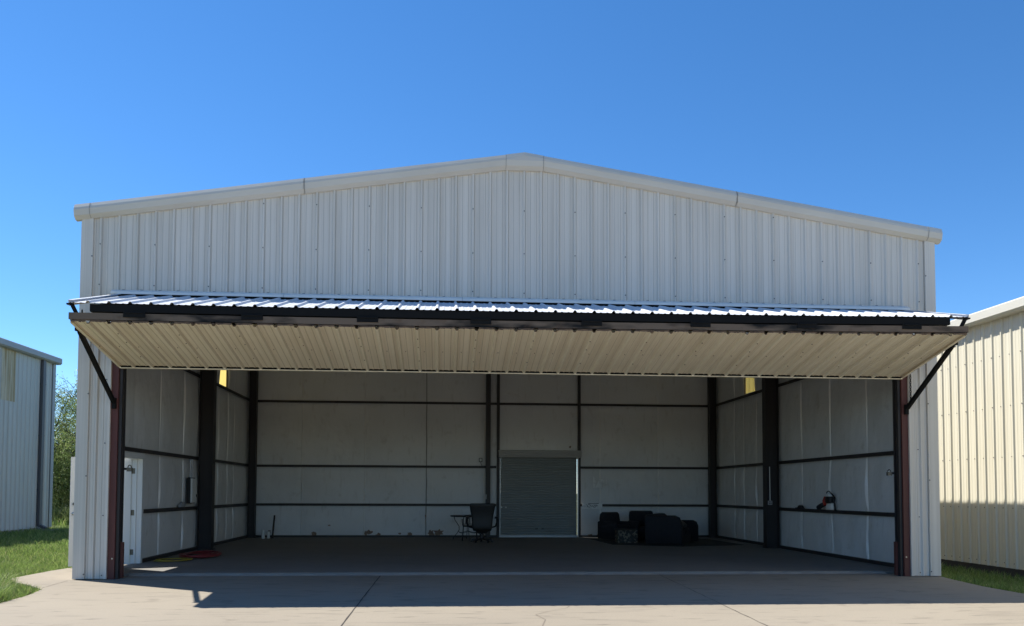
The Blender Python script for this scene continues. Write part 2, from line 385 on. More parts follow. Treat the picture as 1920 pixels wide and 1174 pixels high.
# ---- insulation with bulges and seam tabs
def insulation(P, u0, u1, zs, seams, ztop, holes=(), seed=0, tabs=True):
    r = random.Random(seed); mb = MB()
    edges = [u0]+list(seams)+[u1]
    for a, b in zip(edges, edges[1:]):
        for zi in range(len(zs)-1):
            z0 = zs[zi]
            last = zi == len(zs)-2
            nu, nz = 22, 22; amp = r.uniform(.03, .055); ph = r.uniform(0, 6)
            idx = {}
            vs = []
            for i in range(nu+1):
                for j in range(nz+1):
                    s, t = i/nu, j/nz; u = a+(b-a)*s
                    z1 = zs[zi+1] if not last else (ztop(u) if callable(ztop) else ztop)
                    d = amp*(math.sin(PI*t)**.6)*(math.sin(PI*s)**.35)+.008*math.sin(9*t+ph+4*s)*math.sin(PI*t)*math.sin(PI*s)
                    e_ = (math.sin(PI*t)*math.sin(PI*s))**.4 if 0 < t < 1 and 0 < s < 1 else 0
                    zz = z0+(z1-z0)*t; d += e_*(.020*nzs.noise(Vector((u*2.3, zz*1.1, seed*7.1)))+.010*nzs.noise(Vector((u*6, zz*3.1, seed*3.3))))
                    vs.append(P(u, zz, d))
            fs = []
            for i in range(nu):
                for j in range(nz):
                    um = a+(b-a)*(i+.5)/nu; zm = z0+((zs[zi+1] if not last else 6)-z0)*(j+.5)/nz
                    if any(h[0] < um < h[1] and h[2] < zm < h[3] for h in holes): continue
                    q = i*(nz+1)+j; fs.append((q, q+nz+1, q+nz+2, q+1))
            mb.add(vs, fs, 0)
    bm = bmesh.new(); vv = [bm.verts.new(v) for v in mb.v]
    for f in mb.f: bm.faces.new([vv[i] for i in f])
    bmesh.ops.remove_doubles(bm, verts=bm.verts, dist=5e-4)
    me = bpy.data.meshes.new('wall_insulation'); bm.to_mesh(me); bm.free()
    me.polygons.foreach_set('use_smooth', [True]*len(me.polygons))
    me.materials.append(M['insul']); o = bpy.data.objects.new('wall_insulation', me); COL.objects.link(o)
    o.parent = hangar; o.matrix_parent_inverse = Matrix.Translation(-Vector(hangar.location))
    for u in seams:
        vs = []; top = (ztop(u) if callable(ztop) else ztop)-.05
        for zi in range(len(zs)-1):
            z0 = zs[zi]; z1 = zs[zi+1] if zi < len(zs)-2 else top
            if any(h[0]-.05 < u < h[1]+.05 and h[2] < (z0+z1)/2 < h[3] for h in holes): break
            ph, am, hh = r.uniform(0, 6), r.uniform(.02, .08) if seed != 8 else r.uniform(.005, .02), r.uniform(.02, .06); nn = 16
            for j in range(nn+1):
                t = j/nn; z = z0+(z1-z0)*t; e = math.sin(PI*t)
                wob = (am*math.sin(2.2*t+ph)+.006*math.sin(13*t+ph))*e; bas = .004
                h = hh*e**.6*(.8+.3*math.sin(7*t+ph))+.002
                vs += [P(u-.016+wob*.6, z, bas), P(u-.004+wob+.012, z, bas+h), P(u+.004+wob+.014, z, bas+h), P(u+.016+wob*.6, z, bas)]
        sm = MB(); n = len(vs)//4
        if n < 2: continue
        sm.add(vs, [(j*4+k, j*4+k+1, j*4+k+5, j*4+k+4) for j in range(n-1) for k in range(3)])
        sm.build('insulation_seam', 'seamdark' if round(u, 2) == 5.67 and seed == 8 else 'seam', hangar)
zs = [.03]+list(GZ)+[6]
insulation(lambda u, z, d: (.03+d, u, z), .05, D-.02, zs, (.9, 2.42, 3.93, 5.55, 7.1, 8.52, 9.5, 10.2), HE+.1,
           holes=((DY0-.02, DY1-.02, -1, DZ), (SK0, SK1, SKZ, 7)), seed=3)
insulation(lambda u, z, d: (W-.03-d, u, z), .05, D-.02, zs, (.9, 2.4, 4.03, 5.57, 7.1, 8.52, 9.5, 10.28), HE+.1,
           holes=((SK0, SK1, SKZ, 7),), seed=5)
insulation(lambda u, z, d: (u, D-.03-d, z), .02, W-.02, zs, (1.71, 3.69, 5.67, 7.55, 9.46, 11.35, 13.29), lambda u: rz(u)+.1,
           holes=((7.98, 10.64, -1, 2.62),), seed=8)
# insulation behind the front gable
mb = MB()
mb.add([(OX0, .04, 4.9), (OX1, .04, 4.9), (OX1, .04, rz(OX1)), (W/2, .04, HP), (OX0, .04, rz(OX0))], [(0,1,2,3,4)])
mb.add([(.02, .04, .03), (OX0, .04, .03), (OX0, .04, rz(OX0)), (.02, .04, HE)], [(0,1,2,3)])
mb.add([(OX1, .04, .03), (W-.02, .04, .03), (W-.02, .04, HE), (OX1, .04, rz(OX1))], [(0,1,2,3)])
mb.build('wall_insulation', 'insul', hangar)
# torn patches near the back floor
mb = MB()
def blob(cx, cz, wd, ht, y, seed):
    r = random.Random(seed); n = 14
    pts = []
    for k in range(n):
        t = 2*PI*k/n; q = r.uniform(.45, 1.1)
        pts.append((cx+wd/2*q*math.cos(t), y, max(.06, cz+ht/2*q*math.sin(t))))
    mb.add([(cx, y-.004, cz)]+pts, [(0, 1+k, 1+(k+1) % n) for k in range(n)])
for i, (x, z, wd, ht) in enumerate([(2.12, .15, .18, .2), (3.77, .14, .12, .3), (3.88, .2, .2, .18), (4.16, .12, .22, .16), (4.85, .16, .12, .1), (5.15, .12, .2, .16), (5.42, .08, .08, .06), (5.83, .17, .28, .3), (6.08, .19, .36, .28), (2.6, .42, .12, .06), (5.66, .72, .06, .09), (.72, .2, .14, .16), (11.0, .1, .2, .14), (11.3, .12, .2, .18), (10.35, 2.98, .09, .09)]):
    mb = MB(); blob(x, z, wd, ht, D-.10, i); mb.build('insulation_tear', 'tear', hangar)

# ---- girts, base angle, columns
def zgirt(mb, a, b, z, axis, inward):
    # Z section, web flat, inner flange facing the room
    if axis == 'y':
        x = a
        xs = sorted((x, x+inward*.012)); 
    return
def girt_side(x, s, y0, y1, z):
    mb = MB()
    a, b = sorted((x+s*.095, x+s*.10)); mb.box(a, b, y0, y1, z-.04, z+.04)
    a, b = sorted((x, x+s*.095)); mb.box(a, b, y0, y1, z+.033, z+.04)
    mb.build('girt', 'steel', hangar)
for side in (0, 1):
    x, s = (.02, 1) if side == 0 else (W-.02, -1)
    for z in GZ:
        girt_side(x, s, .35, D-.1, z) if not (side == 0 and z == GZ[0]) else girt_side(x, s, DY1+.12, D-.1, z)
def girt_back(x0, x1, z):
    mb = MB(); y = D-.12
    mb.box(x0, x1, y-.005, y, z-.038, z+.038); mb.box(x0, x1, y, D-.03, z+.031, z+.038)
    mb.build('girt', 'steel', hangar)
for z in GZ[:2]: girt_back(.2, 7.93, z); girt_back(10.66, W-.2, z)
girt_back(.2, W-.2, GZ[2])
for q in ((.03, .13, DY1+.1, D-.1, FL, FL+.07), (W-.13, W-.03, .4, D-.1, FL, FL+.07), (.14, 7.95, D-.14, D-.04, FL, FL+.06), (10.66, W-.14, D-.14, D-.04, FL, FL+.06)):
    mb = MB(); mb.box(*q); mb.build('base_angle', 'steel', hangar)
def icol(x0, x1, y, fw, z1, t=.014):
    mb = MB(); a, b = min(x0, x1), max(x0, x1)
    mb.box(a, a+t, y-fw/2, y+fw/2, FL, z1); mb.box(b-t, b, y-fw/2, y+fw/2, FL, z1)
    mb.box(a+t, b-t, y-.006, y+.006, FL, z1)
    mb.box(a-.02, b+.03, y-fw/2-.03, y+fw/2+.03, FL, FL+.02)
    return mb
icol(.12, .47, 6.62, .24, rz(.3)-.1).build('frame_column', 'steel', hangar)
icol(W-.47, W-.12, 6.9, .24, rz(.3)-.1).build('frame_column', 'steel', hangar)
for x0, x1, y, fw in ((.12, .34, 11.85, .2), (W-.34, W-.12, 11.85, .2)):
    icol(x0, x1, y, fw, rz(.3)-.1).build('frame_column', 'steel', hangar)
mb = MB(); mb.box(7.585, 7.60, D-.32, D-.10, FL, 7.2); mb.box(7.585, 7.73, D-.328, D-.32, FL, 7.2); mb.box(7.715, 7.73, D-.32, D-.10, FL, 7.2)
mb.build('frame_column', 'steel', hangar)
for x in (7.985, 10.635):
    mb = MB(); mb.box(x-.045, x+.045, D-.21, D-.13, FL, 7.1 if x < 8 else 7.0); mb.build('frame_column', 'steel', hangar)
# header behind the canopy
mb = MB(); mb.box(OX0, OX1, .07, .28, 4.55, 4.86); mb.build('header_beam', 'steel', hangar)
for a, b in ((OX0-.02, 3.42), (3.43, 6.52), (6.53, 9.6), (9.61, OX1+.02)):
    mb = MB(); mb.sweep([(a, 0, 4.862), (b, 0, 4.862)], [(-.036, .082), (-.100, .040), (-.102, .0), (-.096, .0), (-.094, .036), (-.036, .074)])
    for k in range(-23, 24):
        x = W/2+k*PITCH+.1
        if a+.1 < x < b-.1: mb.box(x-.022, x+.022, -.040, -.0365, 4.945, 4.953, 1)
    mb.build('header_flashing', ['flash', 'dark_trim'], hangar)
# ---- jambs
for side in (0, 1):
    s = 1 if side == 0 else -1; x = OX0 if side == 0 else OX1
    mb = MB(); a, b = sorted((x, x+s*.115)); mb.box(a, b, .0, .10, .0, 4.86)
    a, b = sorted((x+s*.167, x+s*.205)); mb.box(a, b, .12, .19, .012, .62)
    for z in (.35,): mb.screw((x+s*.08, -.001, z), (0, -1, 0), .014)
    j = mb.build('door_jamb', ['red', 'chrome'], hangar)
    mb = MB(); a, b = sorted((x+s*.117, x+s*.165)); mb.box(a, b, .04, .10, .0, 4.86); a, b = sorted((x-s*.02, x+s*.165)); mb.box(a, b, .102, .13, .0, 4.86); mb.box(a, b, .19, .215, FL, 4.86)
    a, b = sorted((x+s*.06, x+s*.075)); mb.box(a, b, .13, .19, FL, 4.86)
    mb.build('frame_column', 'steel', hangar)  # dark steel stands in for the jamb's shaded inner face
    mb = MB(); q = x+s*.16
    a, b = sorted((q, q+s*.05)); mb.box(a, b, .20, .26, 1.86, 1.90, 0)
    a, b = sorted((q+s*.05, q+s*.13)); mb.box(a, b, .19, .25, 1.835, 1.90, 1)
    mb.tube([(q+s*.09+.03*math.cos(t), .22, 1.90+.045*math.sin(t)) for t in np.linspace(0, PI, 9)], .008, 6, 0)
    mb.build('door_latch', ['plastic', 'brass'], j)
    # hanging chain
    mb = MB(); cx = .665 if side == 0 else x+.025; zc = 4.25 if side == 0 else 3.66
    for i in range(14):
        c = Vector((cx, -.06 if side else -1.5, zc-i*.042)); ax = Vector((1,0,0)) if i % 2 else Vector((0,1,0))
        if side == 0 and i > 5: break
        mb.tube([c+ax*.014*math.cos(t)+Vector((0,0,.027))*math.sin(t) for t in np.linspace(0, 2*PI, 9)], .006, 5, cap=False)
    mb.build('lift_chain', 'black', hangar)

# ---- bifold door folded up: upper and lower leaf
LX0, LX1 = .69, 14.57
YO = -1.9
def sag(x):   # the outer edge hangs a little lower in the middle and higher at the right
    t = (x-LX0)/(LX1-LX0); return .05*t-.15*t*(1-t)*.75
ZU_in, ZU_out = 4.825, 4.295
ZL_in, ZL_out = 3.635, 4.03
def Pu(u, v, d):  # v 0 at hinge, 1 at fold
    y = -.085+(YO+.085)*v; z = ZU_in+(ZU_out+sag(u)-ZU_in)*v
    return (u, y-.28*d, z+.96*d)
def Pl(u, v, d):
    y = .0+(YO)*v; z = ZL_in+(ZL_out+sag(u)-ZL_in)*v
    return (u, y-.2*d, z-.98*d)
mb = MB(); corrugate(mb, Pu, LX0-.05, LX1+.05, lambda u: [(0, 1.0)], off=W/2, nv=3)
up = mb.build('upper_door_leaf', 'leaf_top', hangar)
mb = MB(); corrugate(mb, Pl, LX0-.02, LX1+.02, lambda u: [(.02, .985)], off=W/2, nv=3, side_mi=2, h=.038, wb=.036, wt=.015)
for k in range(-23, 24):
    x = W/2+k*PITCH
    for v in ((.3, .62, .8) if k % 3 == 0 else ()):
        p = Pl(x+.0, v, .039); mb.screw(p, (0, -.2, -1), .009)
    p = Pl(x+.09, .48, .007)
    if LX0 < p[0] < LX1: mb.screw(p, (0, -.2, -1), .007)
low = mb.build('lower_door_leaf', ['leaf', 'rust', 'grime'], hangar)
xsn = list(np.linspace(LX0-.05, LX1+.05, 25))
def tubesec(w, h): return [(0, 0), (w, 0), (w, h), (0, h)]
mb = MB(); xs2 = list(np.linspace(LX0+.25, LX1-.25, 25))
mb.sweep([(x, YO+.01, ZU_out+sag(x)-.125) for x in xs2], tubesec(.1, .112))
for x in np.linspace(LX0+.4, LX1-.4, 8):
    a = Vector(Pu(x, .06, -.06)); b = Vector(Pu(x, .95, -.06)); mb.bar(a, b, .08, .08)
mb.sweep([(x, -.16, ZU_in-.12) for x in (LX0, LX1)], tubesec(.08, .08))
mb.build('leaf_frame', 'black', up)
mb = MB()
mb.sweep([(x, YO+.005, ZL_out+sag(x)+.018) for x in xsn], tubesec(.1, .1))
for x in np.linspace(LX0+.4, LX1-.4, 8):
    a = Vector(Pl(x, .06, -.06)); b = Vector(Pl(x, .95, -.06)); mb.bar(a, b, .08, .08)
mb.sweep([(x, -.06, ZL_in+.03) for x in (LX0, LX1)], tubesec(.08, .08))
mb.build('leaf_frame', 'tube', low)
for x, s in ((LX0-.05, -1), (LX1+.05, 1)):
    mb = MB(); a, b = Vector(Pu(x, .0, .0)), Vector(Pu(x, 1.0, .0)); up_ = Vector((0, -.28, .96))
    for o0, o1, t0, t1 in ((-.004, .055, .034, .040), (-.004, .0, -.05, .034)):
        o = [Vector((-s*o0, 0, 0)), Vector((-s*o1, 0, 0))]
        vs = [p+oo+up_*tt for p in (a, b) for oo in o for tt in (t0, t1)]
        mb.add(vs, [(0,1,3,2), (4,6,7,5), (0,4,5,1), (2,3,7,6), (0,2,6,4), (1,5,7,3)])
    mb.build('edge_trim', 'leaf_top', up)
mb = MB(); mb.box(OX0+.02, OX1-.02, -.05, -.02, 4.70, 4.872); mb.build('hinge_strip', 'black', hangar)  # black strip added as the shadow gap below the flashing
# hinges between the leaves
for x in np.linspace(LX0+.9, LX1-.9, 8):
    mb = MB(); z = ZL_out+sag(x)
    mb.box(x-.16, x+.16, YO-.008, YO+.004, z+.06, z+.15)
    mb.tube([(x-.13, YO-.006, z+.128), (x+.13, YO-.006, z+.128)], .014, 8)
    mb.build('fold_hinge', 'black', low)
# rusty sheet ends at the fold and trim along the bottom and ends
mb = MB(); us = profile(LX0-.02, LX1+.02, off=W/2, h=.038, wb=.036, wt=.015)
for (a, da), (b, db) in zip(us, us[1:]):
    p, q = Pl(a, .985, da), Pl(b, .985, db)
    mb.add([p, q, (q[0], q[1]-.012, q[2]+.012), (p[0], p[1]-.012, p[2]+.012)], [(0,1,2,3)])
for (a, da), (b, db) in zip(us, us[1:]):
    if max(da, db) > .02: continue
    p, q = Pl(a, .985, .001), Pl(b, .985, .001); k = .004+.008*random.random()
    mb.box(p[0], q[0]+.0005, YO-.002, YO+.003, p[2]-.002-k, p[2]+.014)
for _ in range(70):
    x = random.uniform(LX0+.1, LX1-.1); p = Pl(x, .985, .0); q = random.uniform(.01, .05)
    mb.box(x, x+q, YO-.012, YO+.02, p[2]-.004-random.uniform(.002, .014), p[2]+.006)
mb.build('sheet_edge', 'rust', low)
mb = MB()
mb.sweep([(x, -.052, ZL_in-.040) for x in (LX0-.01, 7.1, LX1+.01)], [(0, 0), (.085, 0), (.085, .006), (.006, .006), (.006, .012), (0, .012)])
for x, s in ((LX0-.021, -1), (LX1+.021, 1)):
    a, b = Vector(Pl(x, .02, .036)), Vector(Pl(x, .99, .036)); c, d_ = Vector(Pl(x, .99, -.10)), Vector(Pl(x, .02, -.10))
    t = Vector((s*.004, 0, 0)); mb.add([a, b, c, d_, a+t, b+t, c+t, d_+t], [(0,1,2,3), (4,7,6,5), (0,4,5,1), (1,5,6,2), (2,6,7,3), (3,7,4,0)])
    i = Vector((-s*.045, 0, 0)); mb.add([a, b, b+i, a+i], [(0,1,2,3)])
mb.build('edge_trim', 'leaf', low)
for x in (LX0-.03, LX1+.03):
    mb = MB(); a, b = Vector(Pl(x, .02, -.03)), Vector(Pl(x, .99, -.03)); mb.bar(a, b, .012, .03); mb.build('edge_strip', 'black', low)
# dark closure behind the bottom trim
mb = MB(); mb.sweep([(x, -.03, ZL_in-.02) for x in (LX0, LX1)], [(0, 0), (.07, 0), (.07, .05), (0, .05)]); mb.build('bottom_rail', 'black', low)
# linkage at each end of the fold
for x, s in ((LX0-.04, -1), (LX1+.04, 1)):
    z = ZL_out+sag(x); mb = MB()
    mb.bar((x-s*.02, YO+.03, z+.25), (x-s*.09, YO+.05, z+.10), .05, .035, up=(0,1,0))
    mb.box(x-.045, x+.045, YO+.0, YO+.06, z+.235, z+.258)
    mb.build('fold_link', 'black', low)
# side struts from the jambs
for a, b in (((.60, -.06, 3.02), (.60, -1.42, 3.96)), ((14.66, -.06, 3.07), (14.66, -1.42, 3.98))):
    mb = MB(); a = Vector(a); b = Vector(b); mb.bar(a, b, .07, .055, up=(1,0,0))
    mb.box(a.x-.03, a.x+.03, -.05, .02, a.z-.12, a.z+.06); mb.box(b.x-.04, b.x+.04, b.y-.08, b.y+.02, b.z-.01, b.z+.06)
    mb.build('door_strut', 'black', hangar)

# ---- personnel door in the left wall, standing open
mb = MB()
mb.box(-.06, .14, DY1-.02, DY1+.035, 0.0, DZ+.05); mb.box(.141, .155, DY1-.02, DY1+.075, FL, DZ+.085)
mb.box(-.06, .14, DY0-.035, DY0+.02, 0.0, DZ+.05); mb.box(.141, .155, DY0-.09, DY0+.02, FL, DZ+.085)
mb.box(-.06, .14, DY0+.02, DY1-.02, DZ-.03, DZ+.05); mb.box(.141, .155, DY0+.02, DY1-.02, DZ-.03, DZ+.085)
mb.box(.02, .05, DY1-.045, DY1-.02, FL, DZ-.03)
fr = mb.build('door_frame', 'white', hangar)
mb = MB(); hv = Vector((-.06, DY1-.028, 0)); ev = Vector((-1.045, 2.16, 0)); d = (ev-hv).normalized(); nrm = Vector((-d.y, d.x, 0))
mb.obox((hv+ev)/2+Vector((0,0,1.09)), (ev-hv)/2, nrm*.022, Vector((0,0,1.065)))
dl = mb.build('personnel_door', 'white', hangar, bevel=.004)
for z, k in ((1.05, 'door_knob'), (1.24, 'deadbolt')):
    mb = MB(); c = ev-d*.07+Vector((0,0,z))
    for sgn in (-1, 1):
        r0 = .032 if k == 'door_knob' else .026
        q = c+sgn*nrm*.022
        mb.tube([q, q+sgn*nrm*.008, q+sgn*nrm*.012, q+sgn*nrm*.035, q+sgn*nrm*.05, q+sgn*nrm*.062], [r0, r0, .012, r0*.9, r0, r0*.5], 12)
    mb.build(k, 'chrome' if k == 'door_knob' else 'brass', dl, smooth=True)
for z in (.27, 1.06, 1.9):
    mb = MB(); mb.tube([(-.045, DY1-.035, z-.055), (-.045, DY1-.035, z+.055)], .009, 8); mb.box(-.05, .012, DY1-.026, DY1-.0215, z-.055, z+.055)
    mb.build('hinge', 'brass', dl)

# ---- roller door in the back wall
RX0, RX1 = 8.04, 10.58
mb = MB(); n = 46; z0, z1 = FL+.07, 2.64; h = (z1-z0)/n; yb = D-.20
vs = []; 
for i in range(n):
    for t, dd in ((0, .012), (.15, .0), (.3, -.014), (.7, -.014), (.88, -.002)):
        z = z0+(i+t)*h; vs += [(RX0+.03, yb+dd, z), (RX1-.03, yb+dd, z)]
k = len(vs)//2
mb.add(vs, [(2*i, 2*i+1, 2*i+3, 2*i+2) for i in range(k-1)])
cur = mb.build('roller_door', 'curtain', hangar)
mb = MB(); mb.box(RX0+.02, RX1-.02, yb-.03, yb+.02, FL, FL+.07); mb.build('bottom_bar', 'galv', cur)
for x in (RX0, RX1):
    mb = MB(); mb.box(x-.012, x+.026, yb-.055, yb+.03, FL, 2.62); mb.build('guide_rail', 'galv', cur)
mb = MB(); 
prof = [(yb-.33, 2.62), (yb-.335, 2.66), (yb-.325, 2.675), (yb-.335, 2.69), (yb-.335, 2.735), (yb-.325, 2.75), (yb-.335, 2.765), (yb-.33, 2.83), (yb-.02, 2.86), (yb+.03, 2.86), (yb+.03, 2.62)]
mb.add([(x, a, b) for x in (RX0-.05, RX1+.07) for a, b in prof], [(j, (j+1) % 11, 11+(j+1) % 11, 11+j) for j in range(11)]+[tuple(range(11))[::-1], tuple(range(11, 22))])
mb.build('roller_hood', 'hood', cur)
for x in (8.10, 8.24):
    mb = MB(); mb.box(x-.025, x+.025, yb-.04, yb-.013, .99, 1.03); mb.build('slide_lock', 'cup', cur)
for a, b in ((9.19, 9.28), (9.4, 9.47)):
    mb = MB(); mb.box(a, b, yb-.04, yb-.013, .31, .33); mb.build('pull_handle', 'plastic', cur)

# ------------------------------------------------------------------ ground, apron, floor
def gz_(x): return -.12 if x < 15.2 else (-.30 if x > 16.6 else -.12-.18*(x-15.2)/1.4)
mb = MB(); gxs = [-400, 15.2, 16.6, 400]
for a, b in zip(gxs, gxs[1:]): mb.add([(a, -300, gz_(a)), (b, -300, gz_(b)), (b, 900, gz_(b)), (a, 900, gz_(a))], [(0,1,2,3)])
struct(mb.build('ground', 'ground'))
mb = MB()
# lawn sheets a little above: left strip and right strip
AP = [(-.99, 2.9), (-1.01, 2.25), (-1.10, 1.6), (-1.12, .91), (-1.14, .19), (-.98, -.15), (-.3, -.85), (.13, -1.38), (.28, -2.1), (.33, -2.94), (.30, -4.2), (.15, -6), (-.2, -9), (-6, -12), (-40, -14), (-40, -60), (60, -60), (60, -14), (20, -9), (15.9, -5.5), (15.1, -3.2), (14.97, -2.5), (14.98, -1.6), (15.15, -.5), (15.32, .25), (15.3, .6), (0, .6), (-.02, 2.9)]
mb.add([(x, y, 0) for x, y in AP]+[(x, y, -.11) for x, y in AP], [tuple(range(len(AP)))[::-1]]+[(i, (i+1) % len(AP), len(AP)+(i+1) % len(AP), len(AP)+i) for i in range(len(AP))])
# n-gon winding: make the top face up
ap = mb.build('concrete_apron', 'apron'); struct(ap)
mb = MB(); mb.box(.01, W-.01, .53, D-.01, -.1, FL)
struct(mb.build('hangar_floor', 'floor'))
# worn lip at the slab edge
mb = MB(); xs = np.linspace(.72, 14.5, 60); vs = []
for x in xs:
    j = random.uniform(-.012, .012)
    vs += [(x, .44+j, .003), (x, .515+j*.6, .022), (x, .56+random.uniform(0, .05), FL+.004)]
mb.add(vs, [(3*i+k, 3*i+3+k, 3*i+4+k, 3*i+1+k) for i in range(len(xs)-1) for k in (0, 1)])
struct(mb.build('slab_edge', 'lip'))
def groove(pts, wd, name, m, z=.004, jit=0):
    mb = MB(); vs = []
    for i, p in enumerate(pts):
        a = Vector((*pts[max(i-1, 0)], 0)); b = Vector((*pts[min(i+1, len(pts)-1)], 0)); t = (b-a).normalized(); nn = Vector((-t.y, t.x, 0))
        ww = wd*(1+random.uniform(-jit, jit)); c = Vector((*p, z))
        vs += [c-nn*ww/2, c+nn*ww/2]
    mb.add(vs, [(2*i, 2*i+2, 2*i+3, 2*i+1) for i in range(len(pts)-1)])
    struct(mb.build(name, m))
def line(a, b, n, j): return [(a[0]+(b[0]-a[0])*i/n+random.uniform(-j, j), a[1]+(b[1]-a[1])*i/n+random.uniform(-j, j)) for i in range(n+1)]
groove(line((5.10, .43), (5.03, -16), 60, .004), .016, 'expansion_joint', 'joint', jit=.3)
groove(line((10.17, .43), (9.86, -5.6), 40, .006), .011, 'expansion_joint', 'joint', jit=.5)
groove(line((9.86, -5.6), (9.4, -16), 40, .006), .012, 'expansion_joint', 'joint', jit=.5)
groove(line((-.02, -.16), (.05, -1.2), 12, .004), .010, 'expansion_joint', 'crack', jit=.4)
groove([(7.75, -2.6), (7.72, -3.0), (7.9, -3.5), (7.82, -3.75), (7.5, -4.1), (7.35, -4.3), (7.42, -4.7), (7.3, -5.3)], .007, 'concrete_crack', 'crack', jit=.5)

# ------------------------------------------------------------------ grass
def pip(px, py, poly):
    inside = np.zeros(len(px), bool); n = len(poly)
    for i in range(n):
        x0, y0 = poly[i]; x1, y1 = poly[(i+1) % n]
        c = ((y0 > py) != (y1 > py)); 
        if y0 == y1: continue
        inside ^= c & (px < (x1-x0)*(py-y0)/(y1-y0)+x0)
    return inside
def blades(px, py, h, wd, z0, lean=.45):
    n = len(px); az = rng.uniform(0, 2*PI, n); fa = rng.uniform(0, 2*PI, n)
    L_ = lean*h*rng.uniform(.2, 1.3, n); dx, dy = np.cos(az)*L_, np.sin(az)*L_
    wx, wy = np.cos(fa)*wd/2, np.sin(fa)*wd/2
    v = np.zeros((n, 5, 3))
    v[:, 0] = np.stack([px-wx, py-wy, np.zeros(n)+z0], 1); v[:, 1] = np.stack([px+wx, py+wy, np.zeros(n)+z0], 1)
    v[:, 2] = np.stack([px+.35*dx+wx*.8, py+.35*dy+wy*.8, z0+h*.6], 1); v[:, 3] = np.stack([px+.35*dx-wx*.8, py+.35*dy-wy*.8, z0+h*.6], 1)
    v[:, 4] = np.stack([px+dx, py+dy, z0+h*rng.uniform(.85, 1, n)], 1)
    return v
def mesh_from(name, V, faces_q, faces_t, m, parent=None):
    me = bpy.data.meshes.new(name)
    nv = len(V); me.vertices.add(nv); me.vertices.foreach_set('co', V.astype(np.float32).ravel())
    loops = np.concatenate([faces_q.ravel(), faces_t.ravel()]) if len(faces_t) else faces_q.ravel()
    tot = np.concatenate([np.full(len(faces_q), 4), np.full(len(faces_t), 3)])
    me.loops.add(len(loops)); me.loops.foreach_set('vertex_index', loops.astype(np.int32))
    me.polygons.add(len(tot)); st = np.concatenate([[0], np.cumsum(tot)[:-1]])
    me.polygons.foreach_set('loop_start', st.astype(np.int32)); me.polygons.foreach_set('loop_total', tot.astype(np.int32))
    me.update(); me.validate(); me.materials.append(M[m])
    o = bpy.data.objects.new(name, me); COL.objects.link(o)
    if parent: o.parent = parent; o.matrix_parent_inverse = Matrix.Translation(-Vector(parent.location))
    return o
def grass_obj(name, groups):
    V = np.concatenate([g for g in groups]); n = len(V)
    idx = np.arange(n)[:, None]*5
    q = np.concatenate([idx, idx+1, idx+2, idx+3], 1); t = np.concatenate([idx+3, idx+2, idx+4], 1)
    o = mesh_from(name, V.reshape(-1, 3), q, t, 'grass'); o['kind'] = 'stuff'
    return o
APN = AP
gs = []
def field(x0, x1, y0, y1, dens, hlo, hhi, wd, keep, lean=.6):
    n = int((x1-x0)*(y1-y0)*dens); px = rng.uniform(x0, x1, n); py = rng.uniform(y0, y1, n)
    k = keep(px, py) & ~pip(px, py, APN); px, py = px[k], py[k]
    cl = .5+.5*np.sin(px*3.1+1.7*np.sin(py*2.3))*np.sin(py*2.7+px)
    h = rng.uniform(hlo, hhi, len(px))*(.7+.6*cl)
    gs.append(blades(px, py, h, wd*rng.uniform(.7, 1.3, len(px)), np.array([gz_(q) for q in px])+.005, lean))
edge = lambda y: .33-(y+2.94)*.52      # left side of the photograph on the ground
notb = lambda px, py: ~((px > -.06) & (py > 0))
field(-5, .4, -6, 3.5, 2200, .11, .19, .009, lambda x, y: (x > edge(y)-1.3) & notb(x, y))
field(-12, 0, 3.5, 9, 700, .11, .20, .012, lambda x, y: (x > edge(y)-2) & notb(x, y))
field(-9.5, 0, 9, 24, 260, .11, .22, .018, lambda x, y: (x > edge(y)-3) & notb(x, y))
field(-30, 4, 24, 46, 40, .2, .45, .03, lambda x, y: x > -99)
field(-9.3, -2, -6, 9, 60, .13, .25, .014, lambda x, y: x <= edge(y)-1.3)
# tufts leaning over the concrete edge
for k in range(26):
    t = rng.uniform(0, 1); x = -.98+1.3*t; y = -.15-2.8*t**1.1
    n = 60; gs.append(blades(x-.06+rng.normal(0, .07, n), y-.1+rng.normal(0, .08, n), rng.uniform(.16, .34, n), np.full(n, .008), -.08, .9))
field(15.0, 18.05, -4, 12, 700, .10, .20, .011, lambda x, y: ~((x < W+.05) & (y > 0)))
grass_obj('grass', gs)

# ------------------------------------------------------------------ neighbouring hangars
def gutter(mb, x, s, y0, y1, ze, h, ov, th=.02):
    # box gutter along y on the face at x looking towards s
    prof = [(x+s*.01, ze-h), (x+s*(ov-.05), ze-h+.01), (x+s*ov, ze-h+.06), (x+s*ov, ze-.03), (x+s*(ov-.03), ze), (x+s*.01, ze)]
    vs = [(a, y, b) for y in (y0, y1) for a, b in prof]
    n = 6; mb.add(vs, [(j, (j+1) % n, n+(j+1) % n, n+j) for j in range(n)]+[tuple(range(n))[::-1], tuple(range(n, 2*n))])
